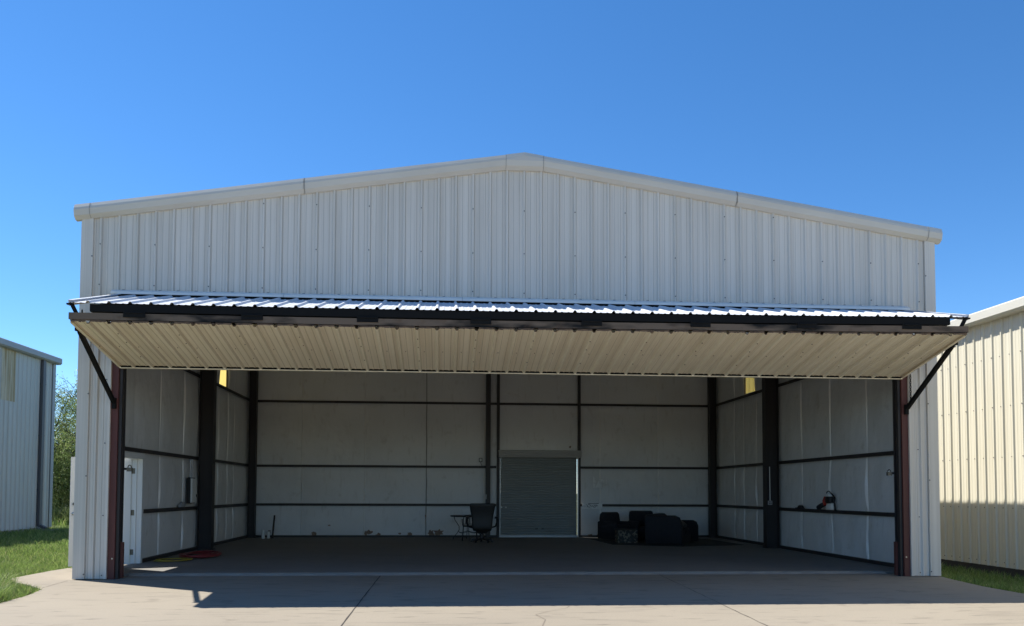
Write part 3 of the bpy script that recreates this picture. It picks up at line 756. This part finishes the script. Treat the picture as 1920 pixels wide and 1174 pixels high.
# left neighbour: side wall at x=-9.4
nx, ny0, ny1, nze = -9.4, -3.0, 19.55, 6.70
left_b = thing('neighbour_hangar', 'grey ribbed steel hangar at the left edge with a dark downspout and a stained panel', 'hangar', (nx-6, 8, 0))
mb = MB(); TP0, TP1, TPZ = 15.55, 16.55, 4.75
corrugate(mb, lambda u, v, d: (nx+d, u, v), ny0, ny1, lambda u: [(.05, TPZ if TP0 < u < TP1 else nze-.1)], breaks=(TP0, TP1))
for x, s in ((ny1, 1), (ny0, -1)):
    vs = [(nx, x, 0.05), (nx-12, x, .05), (nx-12, x, nze-.1), (nx-6, x, nze+.8), (nx, x, nze-.1)]; mb.add(vs, [(0,1,2,3,4)])
mb.add([(nx-12, ny0, .05), (nx-12, ny1, .05), (nx-12, ny1, nze-.1), (nx-12, ny0, nze-.1)], [(0,1,2,3)])
mb.build('wall', 'grey_wall', left_b)
mb = MB(); corrugate(mb, lambda u, v, d: (nx+.004+d, u, v), TP0, TP1, lambda u: [(TPZ-.04, nze-.1)]); mb.build('stained_panel', 'fibre', left_b)
mb = MB(); mb.add([(nx+.05, y, nze+.0) for y in (ny0-.1, ny1+.1)]+[(nx-6, y, nze+.86) for y in (ny1+.1, ny0-.1)], [(0,1,2,3)])
mb.add([(nx-12.05, y, nze) for y in (ny0-.1, ny1+.1)]+[(nx-6, y, nze+.86) for y in (ny1+.1, ny0-.1)], [(3,2,1,0)])
mb.build('roof', 'roof', left_b)
mb = MB(); gutter(mb, nx+.034, 1, ny0-.1, ny1+.12, nze+.12, .27, .2); mb.build('gutter', 'grey_trim', left_b)
mb = MB(); mb.box(nx+.034, nx+.14, 18.36, 18.56, .12, nze-.13); mb.bar((nx+.09, 18.46, .16), (nx+.34, 18.46, .03), .16, .1)
for z in (1.5, 3.6, 5.6): mb.box(nx+.03, nx+.146, 18.34, 18.58, z, z+.03)
mb.build('downspout', 'dark_trim', left_b)
mb = MB(); mb.box(nx+.036, nx+.042, ny1-.2, ny1+.03, .05, nze-.14); mb.box(nx-.2, nx+.036, ny1+.012, ny1+.03, .05, nze-.14); mb.build('corner_trim', 'grey_trim', left_b)
mb = MB(); mb.box(nx-12, nx-.03, ny0, ny1, -.12, .06); mb.build('foundation', 'lip', left_b)
# splash block at the downspout
mb = MB(); mb.box(nx+.18, nx+.75, 18.22, 18.30, -.12, .0); mb.box(nx+.18, nx+.75, 18.62, 18.70, -.12, .0); mb.box(nx+.18, nx+.78, 18.30, 18.62, -.12, -.06)
tag(mb.build('splash_block', 'lip'), 'pale concrete splash block in the grass under the dark downspout', 'splash block')

# right neighbour: side wall at x=18.3 in the sun
qx, qy0, qy1, qze = 18.3, -9.0, 26.0, 5.52
right_b = thing('neighbour_hangar', 'cream ribbed steel hangar at the right edge, its side wall sunlit above a shadow line', 'hangar', (qx+6, 8, 0))
mb = MB()
corrugate(mb, lambda u, v, d: (qx-d, u, v), qy0, qy1, lambda u: [(-.08, qze-.12)], wt=.016, wb=.038)
for k in range(int(qy0/PITCH), int(18/PITCH)):
    y = k*PITCH
    for z in (.02, 1.2, 2.3, 3.4, 4.5):
        if k % 3 == 0: mb.screw((qx-.033, y, z), (-1, 0, 0), .012)
        else: mb.screw((qx-.001, y+.08, z), (-1, 0, 0), .010)
for y in (qy0, qy1):
    mb.add([(qx, y, -.08), (qx+14, y, -.08), (qx+14, y, qze-.1), (qx+7, y, qze+.9), (qx, y, qze-.1)], [(0,1,2,3,4)])
mb.add([(qx+14, qy0, -.08), (qx+14, qy1, -.08), (qx+14, qy1, qze-.1), (qx+14, qy0, qze-.1)], [(0,1,2,3)])
mb.build('wall', ['cream', 'screw'], right_b)
mb = MB(); mb.add([(qx-.05, y, qze+.0) for y in (qy0-.1, qy1+.1)]+[(qx+7, y, qze+1.0) for y in (qy1+.1, qy0-.1)], [(0,1,2,3)])
mb.add([(qx+14.05, y, qze) for y in (qy0-.1, qy1+.1)]+[(qx+7, y, qze+1.0) for y in (qy1+.1, qy0-.1)], [(3,2,1,0)])
mb.build('roof', 'roof', right_b)
mb = MB(); gutter(mb, qx-.034, -1, qy0-.1, qy1+.1, qze+.05, .26, .2); mb.build('gutter', 'cream_trim', right_b)
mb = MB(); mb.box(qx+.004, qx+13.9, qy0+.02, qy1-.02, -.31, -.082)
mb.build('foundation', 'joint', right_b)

# ------------------------------------------------------------------ trees behind
def tree(x, y, h, spread, label, seed, nleaf=9000, stems=5, name='willow_tree'):
    r = random.Random(seed); g = np.random.default_rng(seed)
    t = thing(name, label, 'tree', (x, y, -.12), 'trees behind the hangars')
    mb = MB(); tips = []
    def branch(p, d, ln, rad, lev):
        n = 6; pts = [Vector(p)]; rs = [rad]; q = Vector(p); dd = Vector(d).normalized()
        for i in range(n):
            dd = (dd+Vector((r.uniform(-.2, .2), r.uniform(-.2, .2), r.uniform(-.12, .14 if lev < 2 else -.05)))).normalized()
            q = q+dd*ln/n; pts.append(q.copy()); rs.append(rad*(1-.75*(i+1)/n))
            if lev < 2 and i >= 1:
                for _ in range(2 if lev == 0 else 2):
                    a = r.uniform(0, 2*PI); side = Vector((math.cos(a), math.sin(a), r.uniform(.1, .9)))
                    branch(q, (dd*.5+side).normalized(), ln*r.uniform(.32, .5), rad*.42, lev+1)
            if lev >= 1: tips.append((q.copy(), dd.copy()))
        mb.tube(pts, rs, 5, cap=False)
    for k in range(stems):
        a = 2*PI*k/stems+r.uniform(-.5, .5); e = r.uniform(.12, .5)*spread/2
        branch((x+.25*math.cos(a), y+.25*math.sin(a), -.15), (e*math.cos(a), e*math.sin(a), 1.2), h*r.uniform(.62, .86), .085, 0)
    mb.build('trunk', 'bark', t)
    for _ in range(len(tips)//3): tips.append((Vector((x+r.gauss(0, spread*.3), y+r.gauss(0, spread*.3), r.uniform(.5, 3.0))), Vector((0,0,1))))
    # drooping strands of narrow leaves
    T = np.array([tuple(p) for p, d in tips])
    k = g.integers(0, len(T), nleaf//9); base = T[k]+g.normal(0, .16, (len(k), 3))
    P = []; Dv = []
    for i in range(9):
        s = i/8
        drift = g.normal(0, .05, base.shape)
        off = np.stack([g.normal(0, .05, len(k)), g.normal(0, .05, len(k)), -s*g.uniform(.3, 1.5, len(k))], 1)
        P.append(base+off+drift); Dv.append(np.stack([g.normal(0, .6, len(k)), g.normal(0, .6, len(k)), g.normal(-.6, .5, len(k))], 1))
    P = np.concatenate(P); Dv = np.concatenate(Dv); Dv /= np.linalg.norm(Dv, axis=1)[:, None]
    ok = P[:, 2] > .1; P, Dv = P[ok], Dv[ok]
    sd = np.cross(Dv, g.normal(0, 1, P.shape)); sd /= np.linalg.norm(sd, axis=1)[:, None]
    ln = g.uniform(.05, .11, len(P))[:, None]; wd = g.uniform(.010, .022, len(P))[:, None]
    V = np.stack([P-Dv*ln, P+sd*wd, P+Dv*ln, P-sd*wd], 1).reshape(-1, 3)
    q = np.arange(len(P))[:, None]*4+np.arange(4)[None]
    mesh_from('crown', V, q, np.zeros((0, 3), int), 'willow', t)
    return t
tree(-14.1, 30.5, 7.4, 4.6, 'feathery green willow growing nearest the far corner of the left grey hangar', 11, 60000, 7)
tree(-11.3, 31.5, 7.0, 4.8, 'bushy green willow just left of the pale hangar corner above the open white door', 12, 60000, 8)
tree(-12.8, 36.0, 7.2, 5.5, 'darker willow behind the two front willows beside the pale hangar', 13, 40000, 6)
tree(-8.2, 35.0, 6.4, 5.5, 'willow hidden mostly behind the pale hangar corner', 14, 14000, 5)
tree(-19.5, 34.0, 6.6, 5.5, 'willow mostly behind the left grey hangar', 15, 14000, 5)
# tall weeds at the foot of the trees
def weeds(x, y, n, h, label, seed):
    g = np.random.default_rng(seed)
    mb = MB(); r = random.Random(seed)
    t = thing('weed_clump', label, 'weeds', (x, y, -.12), 'weeds below the willows')
    V = blades(x+g.normal(0, .45, n), y+g.normal(0, .4, n), g.uniform(.4, 1, n)*h, np.full(n, .045), -.12, .7).reshape(-1, 3)
    i = np.arange(n)[:, None]*5
    mesh_from('leaves', V, np.concatenate([i, i+1, i+2, i+3], 1), np.concatenate([i+3, i+2, i+4], 1), 'weed', t)
for i, (x, y, lb) in enumerate([(-11.9, 26.6, 'pale sunlit tall weeds next to the corner of the left grey hangar'), (-10.9, 26.2, 'tall weeds in the middle of the gap between the hangars'), (-10.0, 26.0, 'tall weeds beside the open white door edge'), (-11.4, 28.2, 'taller weeds behind the sunlit weeds under the willows')]):
    weeds(x, y, 500, 1.0+.3*(i == 3), lb, 40+i)

# ------------------------------------------------------------------ things inside the hangar
# left wall electrical panel
t = thing('electrical_panel', 'grey electrical panel with two conduits on the left inner wall', 'electrical panel', (.15, 5.85, 1.2))
mb = MB(); mb.box(.10, .19, 5.66, 6.04, 1.2, 1.82); mb.build('enclosure', 'plastic', t, bevel=.006)  # body coloured black as the shaded side, cover white as lit front
mb = MB(); mb.box(.19, .235, 5.67, 6.03, 1.22, 1.80); mb.build('cover', 'cup', t, bevel=.003)
for y in (5.76, 5.90):
    mb = MB(); mb.tube([(.15, y, 1.82), (.15, y, 2.26)], .017, 8); mb.build('conduit', 'galv', t)
mb = MB(); mb.box(.235, .247, 5.97, 5.99, 1.36, 1.42); mb.build('latch', 'plastic', t)
# grey work glove / bundle on the girt
mb = MB(); mb.loft([(1.122, .11, 5.3, .045, .2), (1.16, .11, 5.3, .05, .2), (1.21, .11, 5.33, .045, .14), (1.25, .115, 5.36, .03, .08)], 16, 2.5)
tag(mb.build('cloth_bundle', 'panel', smooth=True), 'small grey cloth bundle on the girt below the electrical panel', 'cloth')
# hose and cord on the floor
mb = MB(); pts = []
for i in range(260):
    a = i*.21; r_ = 1+.16*math.sin(i*.113); pts.append((.86+.34*r_*math.cos(a)+.04*math.sin(i*.05), 4.25+.62*r_*math.sin(a), FL+.02+.035*(.5+.5*math.sin(i*.31))+.00012*i))
mb.tube(pts, .014, 6)
tag(mb.build('air_hose', 'redcord', smooth=True), 'coiled red hose lying on the floor by the left wall', 'hose')
mb = MB(); pts = []
for i in range(170):
    a = i*.22; r_ = 1+.22*math.sin(i*.17); pts.append((.62+.30*r_*math.cos(a), 3.12+.34*r_*math.sin(a)+.001*i, FL+.014+.02*(.5+.5*math.sin(i*.4))))
mb.tube(pts, .010, 6)
tag(mb.build('extension_cord', 'yellowcord', smooth=True), 'coiled yellow extension cord in front of the red hose', 'cord')
# cups and stick by the back wall
def cup(x, y, r, h, lb):
    mb = MB(); mb.tube([(x, y, FL), (x, y, FL+h*.97), (x, y, FL+h)], [r*.82, r, r*1.06], 16)
    tag(mb.build('cup', 'cup', smooth=False), lb, 'cup')
cup(.715, 11.28, .062, .28, 'taller white cup standing on the floor by the back wall')
cup(.845, 11.42, .055, .21, 'shorter white cup beside the taller white cup')
mb = MB(); mb.tube([(.95, 11.5, FL), (.955, 11.75, FL+.7)], .028, 8); mb.box(.92, .98, 11.46, 11.54, FL, FL+.05)
tag(mb.build('wooden_post', 'wood'), 'short dark post leaning on the back wall beside two white cups', 'post')
# outlet box on the back wall
t = thing('outlet_box', 'small outlet box with a short cord above the middle girt on the back wall', 'outlet', (7.42, D-.15, 2.53))
mb = MB(); mb.box(7.365, 7.475, D-.155, D-.09, 2.47, 2.60); mb.build('box', 'plastic', t, bevel=.006)
mb = MB(); mb.box(7.385, 7.455, D-.160, D-.155, 2.49, 2.58); mb.build('cover', 'cup', t)
mb = MB(); mb.tube([(7.42, D-.15, 2.47), (7.43, D-.16, 2.42), (7.46, D-.15, 2.36), (7.47, D-.14, 2.33)], .009, 6); mb.build('cord', 'plastic', t)
# light switch on the back column
mb = MB(); mb.box(7.578, 7.60, D-.345, D-.33, 1.27, 1.42); tag(mb.build('light_switch', 'cup', bevel=.004), 'small pale switch on the back wall post left of the roller door', 'switch')
# posted paper
mb = MB(); yb2 = D-.135
def sheet(pts): 
    n = len(pts); mb.add([(x, yb2, z) for x, z in pts]+[(x, yb2+.003, z) for x, z in pts], [tuple(range(n)), tuple(range(n, 2*n))[::-1]]+[(i, (i+1) % n, n+(i+1) % n, n+i) for i in range(n)])
sheet([(11.1, 1.66), (11.16, 1.66), (11.19, 1.84), (11.15, 1.97), (11.13, 2.03), (11.1, 2.0)])
sheet([(11.17, 1.66), (11.24, 1.66), (11.33, 1.8), (11.35, 1.93), (11.30, 1.93)])
sheet([(11.25, 1.66), (11.40, 1.66), (11.42, 1.93), (11.36, 1.93)])
sheet([(11.44, 1.69), (11.47, 1.69), (11.47, 1.92), (11.44, 1.9)]); sheet([(11.51, 1.68), (11.54, 1.70), (11.55, 1.91), (11.52, 1.92)])
tag(mb.build('torn_poster', 'paper'), 'torn white paper strips posted on the back wall right of the roller door', 'poster')
# small sign on the girt
t = thing('small_sign', 'white rectangular sign with dark scrawl on the low girt right of the roller door', 'sign', (11.07, D-.14, 1.05))
mb = MB(); mb.box(10.74, 11.40, D-.15, D-.137, .965, 1.145); mb.build('plate', 'paper', t)
mb = MB(); yy = D-.154
for pts in ([(10.88, 1.10), (10.92, 1.07), (10.90, 1.04), (10.97, 1.02), (11.0, 1.03)], [(10.93, 1.11), (11.0, 1.09), (11.04, 1.05), (11.02, 1.02)], [(11.07, 1.08), (11.1, 1.03), (11.16, 1.02), (11.2, 1.05), (11.17, 1.09), (11.12, 1.07)], [(10.94, 1.138), (11.05, 1.128), (11.18, 1.13), (11.28, 1.14)], [(11.2, 1.1), (11.24, 1.06)]):
    mb.tube([(x, yy+.003, z) for x, z in pts], .009, 5)
mb.build('scrawl', 'ink', t)
# conduit and outlet on the right column
t = thing('conduit_outlet', 'white conduit ending in an outlet box on the dark right column', 'outlet', (14.86, 6.76, 1.25))
mb = MB(); mb.tube([(14.86, 6.765, 1.30), (14.855, 6.765, 2.2)], .011, 8); mb.build('conduit', 'cup', t)
mb = MB(); mb.box(14.80, 14.91, 6.735, 6.775, 1.19, 1.30); mb.build('box', 'panel', t, bevel=.006)
mb = MB()
for dx in (-.02, .02):
    for dz in (-.022, .022): mb.box(14.855+dx-.012, 14.855+dx+.012, 6.731, 6.735, 1.245+dz-.012, 1.245+dz+.012)
mb.build('sockets', 'plastic', t)

# leaf blower on the right girt
gz = GZ[0]+.04
t = thing('leaf_blower', 'backpack leaf blower in white, red and black resting on the right wall girt', 'leaf blower', (15.08, 3.95, gz))
mb = MB(); mb.loft([(gz, 15.10, 3.88, .055, .17), (gz+.04, 15.10, 3.88, .065, .19), (gz+.12, 15.10, 3.86, .065, .15), (gz+.16, 15.10, 3.86, .05, .13)], 16, 3); mb.build('fuel_tank', 'blowwhite', t, smooth=True)
mb = MB(); mb.loft([(gz+.15, 15.09, 3.87, .07, .11), (gz+.18, 15.09, 3.87, .08, .12), (gz+.29, 15.09, 3.86, .08, .12), (gz+.31, 15.09, 3.86, .06, .10)], 14, 4); 
for k in range(5): mb.box(15.0, 15.015, 3.76, 3.97, gz+.18+k*.022, gz+.19+k*.022)
mb.build('engine', 'plastic', t)
mb = MB(); mb.loft([(gz+.30, 15.09, 3.87, .06, .10), (gz+.34, 15.09, 3.88, .065, .11), (gz+.38, 15.09, 3.90, .05, .08)], 14, 3); mb.build('air_filter', 'blowwhite', t, smooth=True)
mb = MB(); mb.tube([(15.05, 3.86+.09*math.cos(a), gz+.38+.05*math.sin(a)) for a in np.linspace(0, PI, 9)], .012, 6); mb.build('handle', 'plastic', t)
mb = MB(); mb.tube([(15.06, 4.03, gz+.30), (15.05, 4.06, gz+.2), (15.05, 4.05, gz+.1)], [.035, .05, .04], 10); mb.build('fan_housing', 'blowred', t, smooth=True)
mb = MB(); mb.tube([(15.05, 4.05, gz+.14), (15.03, 4.17, gz+.10), (15.02, 4.30, gz+.045)], [.05, .055, .06], 10); mb.build('nozzle', 'plastic', t, smooth=True)
mb = MB(); mb.tube([(15.07, 3.76, gz+.38), (15.06, 3.66, gz+.33), (15.05, 3.60, gz+.2), (15.06, 3.58, gz+.05), (15.07, 3.6, gz+.005)], .018, 8); mb.build('strap', 'plastic', t, smooth=True)
# cap on the girt
mb = MB(); mb.loft([(gz, 15.08, 5.45, .05, .26), (gz+.02, 15.08, 5.45, .055, .24), (gz+.03, 15.08, 5.4, .05, .15), (gz+.07, 15.08, 5.4, .04, .12), (gz+.085, 15.08, 5.4, .025, .08)], 18, 2.2)
tag(mb.build('cap', 'cloth', smooth=True), 'dark cap lying on the right wall girt left of the leaf blower', 'cap')

# bistro table with curved legs
tx, ty = 6.98, 10.7
t = thing('bistro_table', 'round black wrought iron table with curved legs left of the office chair', 'table', (tx, ty, FL))
mb = MB(); mb.tube([(tx, ty, FL+.70), (tx, ty, FL+.715), (tx, ty, FL+.735), (tx, ty, FL+.742)], [.52, .545, .545, .53], 32); mb.build('tabletop', 'iron', t)
for k in range(4):
    a = PI/4*(2*k)+PI*.08+PI/4*1.75
    pts = []
    for z, r_ in ((.70, .42), (.6, .40), (.5, .33), (.4, .27), (.3, .27), (.2, .33), (.1, .42), (.0, .46)):
        pts.append((tx+r_*math.cos(a), ty+r_*math.sin(a), FL+z))
    mb = MB(); mb.tube(pts, .012, 6); mb.build('leg', 'iron', t)
mb = MB(); mb.tube([(tx+.28*math.cos(a), ty+.28*math.sin(a), FL+.26-.05*abs(math.sin(2*a))) for a in np.linspace(0, 2*PI, 25)], .009, 6, cap=False); mb.build('brace_ring', 'iron', t)
# iron chair tucked under the table
cx, cy = 7.02, 10.05
t = thing('iron_chair', 'black wrought iron chair with slatted back tucked against the round table', 'chair', (cx, cy, FL))
mb = MB(); mb.loft([(FL+.42, cx, cy+.2, .21, .21), (FL+.45, cx, cy+.2, .22, .22)], 18, 4); mb.build('seat', 'iron', t)
mb = MB()
for sx in (-.2, .2): mb.tube([(cx+sx, cy, FL+.42), (cx+sx, cy-.04, FL+.62), (cx+sx*.9, cy-.07, FL+.74)], .013, 6)
mb.tube([(cx+.19*math.cos(a), cy-.07, FL+.72+.05*math.sin(a)) for a in np.linspace(0, PI, 9)], .013, 6)
mb.tube([(cx-.2, cy-.02, FL+.5), (cx+.2, cy-.02, FL+.5)], .010, 6)
for k in range(5): mb.tube([(cx-.13+.065*k, cy-.02, FL+.5), (cx-.125+.0625*k, cy-.07, FL+.75)], .009, 6)
mb.build('backrest', 'iron', t)
for sx in (-.19, .19):
    for sy in (.01, .38):
        mb = MB(); mb.tube([(cx+sx, cy+sy, FL+.43), (cx+sx*1.08, cy+sy, FL+.2), (cx+sx*1.15, cy+sy, FL)], .012, 6); mb.build('leg', 'iron', t)
for sx in (-.21, .21):
    mb = MB(); mb.tube([(cx+sx, cy-.04, FL+.62), (cx+sx*1.15, cy+.12, FL+.64), (cx+sx*1.1, cy+.3, FL+.6), (cx+sx, cy+.36, FL+.44)], .011, 6); mb.build('armrest', 'iron', t)

# office chair seen from behind (bulky executive type)
ox, oy = 7.34, 9.38
t = thing('office_chair', 'high-backed black office chair standing left of the roller door', 'chair', (ox, oy, FL))
mb = MB(); mb.loft([(FL+.34, ox, oy-.25, .25, .05), (FL+.42, ox, oy-.26, .285, .06), (FL+.50, ox, oy-.265, .29, .06), (FL+.60, ox, oy-.27, .295, .055), (FL+.78, ox, oy-.27, .315, .06), (FL+.92, ox, oy-.30, .345, .055), (FL+1.06, ox, oy-.33, .37, .05), (FL+1.115, ox, oy-.35, .365, .04), (FL+1.13, ox, oy-.355, .33, .02)], 28, 4); mb.build('backrest', 'leather', t, smooth=True)
mb = MB(); mb.loft([(FL+.40, ox, oy+.02, .25, .25), (FL+.43, ox, oy+.02, .29, .28), (FL+.50, ox, oy+.02, .29, .28), (FL+.525, ox, oy+.02, .25, .25)], 24, 4); mb.build('seat', 'leather', t, smooth=True)
for s in (-1, 1):
    mb = MB(); mb.tube([(ox+s*.27, oy+.08, FL+.42), (ox+s*.40, oy+.06, FL+.46), (ox+s*.44, oy, FL+.58), (ox+s*.43, oy-.1, FL+.70)], .025, 8)
    mb.loft([(FL+.69, ox+s*.42, oy-.02, .05, .19), (FL+.71, ox+s*.42, oy-.02, .055, .2), (FL+.745, ox+s*.42, oy-.02, .045, .18)], 16, 3); mb.build('armrest', 'plastic', t, smooth=True)
mb = MB(); mb.tube([(ox, oy, FL+.10), (ox, oy, FL+.24), (ox, oy, FL+.25), (ox, oy, FL+.33)], [.06, .06, .04, .04], 12); mb.build('gas_lift', 'plastic', t)
mb = MB(); mb.loft([(FL+.26, ox, oy, .13, .15), (FL+.30, ox, oy, .17, .19), (FL+.40, ox, oy, .22, .22)], 20, 4); mb.build('tilt_mechanism', 'plastic', t)
mb = MB()
for k in range(5):
    a = 2*PI*k/5+.3; mb.bar((ox, oy, FL+.11), (ox+.31*math.cos(a), oy+.31*math.sin(a), FL+.075), .05, .035)
mb.build('star_base', 'plastic', t)
for k in range(5):
    a = 2*PI*k/5+.3; c = Vector((ox+.31*math.cos(a), oy+.31*math.sin(a), FL+.03)); mb = MB(); tv = Vector((-math.sin(a), math.cos(a), 0))*.022
    mb.tube([c-tv, c+tv], .03, 12); mb.build('caster', 'plastic', t)

# recliner right of the roller door
t = thing('recliner', 'dark upholstered recliner with a raised back right of the roller door', 'armchair', (11.3, 10.2, FL))
Mr = Matrix.Translation((11.46, 10.25, FL)) @ Matrix.Rotation(R(-58), 4, 'Z')
def lb(mb, secs, p=4, n=24): mb.loft(secs, n, p, M4=Mr)
mb = MB(); lb(mb, [(.06, .05, 0, .36, .40), (.30, .03, 0, .36, .40), (.34, .03, 0, .34, .38)]); mb.build('base', 'cloth', t, smooth=True)
mb = MB(); lb(mb, [(.30, -.22, 0, .14, .34), (.45, -.24, 0, .16, .35), (.65, -.27, 0, .155, .35), (.80, -.27, 0, .14, .33), (.855, -.26, 0, .09, .28)]); mb.build('backrest', 'cloth', t, smooth=True)
mb = MB(); lb(mb, [(.32, .12, 0, .28, .27), (.38, .12, 0, .30, .28), (.46, .12, 0, .29, .27), (.48, .12, 0, .25, .24)]); mb.build('seat_cushion', 'cloth', t, smooth=True)
for s in (-1, 1):
    mb = MB(); lb(mb, [(.06, .02, s*.36, .40, .09), (.48, .02, s*.36, .40, .10), (.55, .0, s*.36, .38, .10), (.58, -.02, s*.36, .33, .06)], 3.2); mb.build('armrest', 'cloth', t, smooth=True)
mb = MB(); lb(mb, [(.62, -.33, 0, .09, .26), (.70, -.35, 0, .10, .28), (.80, -.35, 0, .085, .27), (.83, -.34, 0, .05, .2)], 3); mb.build('head_pillow', 'cloth', t, smooth=True)
# patterned box
t = thing('patterned_box', 'low box with a speckled tan and dark print in front of the recliner', 'box', (11.5, 9.05, FL))
mb = MB(); mb.box(11.22, 11.79, 8.83, 9.25, FL+.012, FL+.37); mb.build('body', 'patterned', t, bevel=.012)
mb = MB(); mb.box(11.205, 11.805, 8.815, 9.265, FL+.372, FL+.405); mb.build('lid', 'rug', t, bevel=.008)
# sofa seen from its end
t = thing('sofa', 'dark sofa seen from its end, right of the patterned box', 'sofa', (12.5, 8.8, FL))
Ms = Matrix.Translation((11.83, 8.12, FL+.012)) @ Matrix.Rotation(math.atan2(-.44, .9), 4, 'Z')
def lb2(mb, secs, p=8, n=36): mb.loft(secs, n, p, M4=Ms)
mb = MB(); lb2(mb, [(.02, .5, 1.05, .48, 1.05), (.28, .5, 1.05, .48, 1.05), (.30, .5, 1.05, .46, 1.03)], 6); mb.build('base', 'cloth', t, smooth=False)
mb = MB(); lb2(mb, [(.28, .16, 1.0, .17, .95), (.6, .13, 1.0, .17, .97), (.78, .11, 1.0, .15, .97), (.83, .10, 1.0, .10, .93)], 9); mb.build('backrest', 'cloth', t, smooth=True)
mb = MB(); lb2(mb, [(.02, .5, .11, .51, .12), (.55, .5, .11, .51, .13), (.76, .46, .11, .47, .14), (.815, .42, .11, .40, .10)], 9); mb.build('armrest', 'cloth', t, smooth=True)
mb = MB(); lb2(mb, [(.02, .56, 2.1, .58, .12), (.46, .56, 2.1, .58, .13), (.58, .54, 2.1, .55, .14), (.63, .52, 2.1, .48, .10)], 9); mb.build('armrest', 'cloth', t, smooth=True)
for l0 in (.62, 1.38):
    mb = MB(); lb2(mb, [(.29, .62, l0, .34, .36), (.33, .62, l0, .36, .37), (.42, .62, l0, .35, .36), (.45, .62, l0, .30, .32)], 4); mb.build('seat_cushion', 'cloth', t, smooth=True)
# black sheeting heaped over the seat
mb = MB(); r = random.Random(21); secs = []
for z, hx, hy, cxo in ((.455, .36, .70, .60), (.52, .37, .68, .60), (.60, .32, .58, .58), (.67, .25, .40, .54), (.70, .12, .2, .5)):
    secs.append((z, cxo, 1.0, hx, hy))
mb.loft(secs, 28, 2.6, M4=Ms)
mb.v = [(x+r.uniform(-.018, .018), y+r.uniform(-.018, .018), z+(r.uniform(-.02, .02) if z > .52 else 0)) for x, y, z in mb.v]
tag(mb.build('plastic_sheeting', 'tarp', smooth=True), 'crumpled black plastic sheeting heaped on the dark sofa', 'sheeting')
# second chair back behind the sofa
t = thing('armchair', 'dark low-backed armchair between the recliner and the sofa', 'armchair', (11.9, 10.1, FL))
Ma = Matrix.Translation((12.36, 10.3, FL+.012)) @ Matrix.Rotation(R(6), 4, 'Z')
mb = MB(); mb.loft([(.04, 0, 0, .40, .38), (.36, 0, 0, .40, .38), (.42, 0, 0, .37, .35)], 24, 5, M4=Ma); mb.build('base', 'cloth', t, smooth=True)
mb = MB(); mb.loft([(.36, 0, .26, .38, .13), (.74, .0, .30, .38, .12), (.86, .0, .31, .36, .10), (.885, .0, .31, .32, .05)], 24, 5, M4=Ma); mb.build('backrest', 'cloth', t, smooth=True)
for s in (-1, 1):
    mb = MB(); mb.loft([(.04, s*.36, 0, .08, .38), (.54, s*.36, 0, .09, .38), (.58, s*.36, 0, .06, .34)], 18, 4, M4=Ma); mb.build('armrest', 'cloth', t, smooth=True)
# mat under the furniture
mb = MB(); pts = [(10.95, 8.25), (12.7, 7.45), (14.65, 8.1), (14.5, 10.9), (10.8, 10.95)]
mb.add([(x, y, FL+.011) for x, y in pts]+[(x, y, FL+.001) for x, y in pts], [(0,1,2,3,4)]+[(i, (i+1) % 5, 5+(i+1) % 5, 5+i) for i in range(5)])
tag(mb.build('floor_mat', 'rug'), 'dark mat spread on the floor under the sofa and recliner', 'mat')
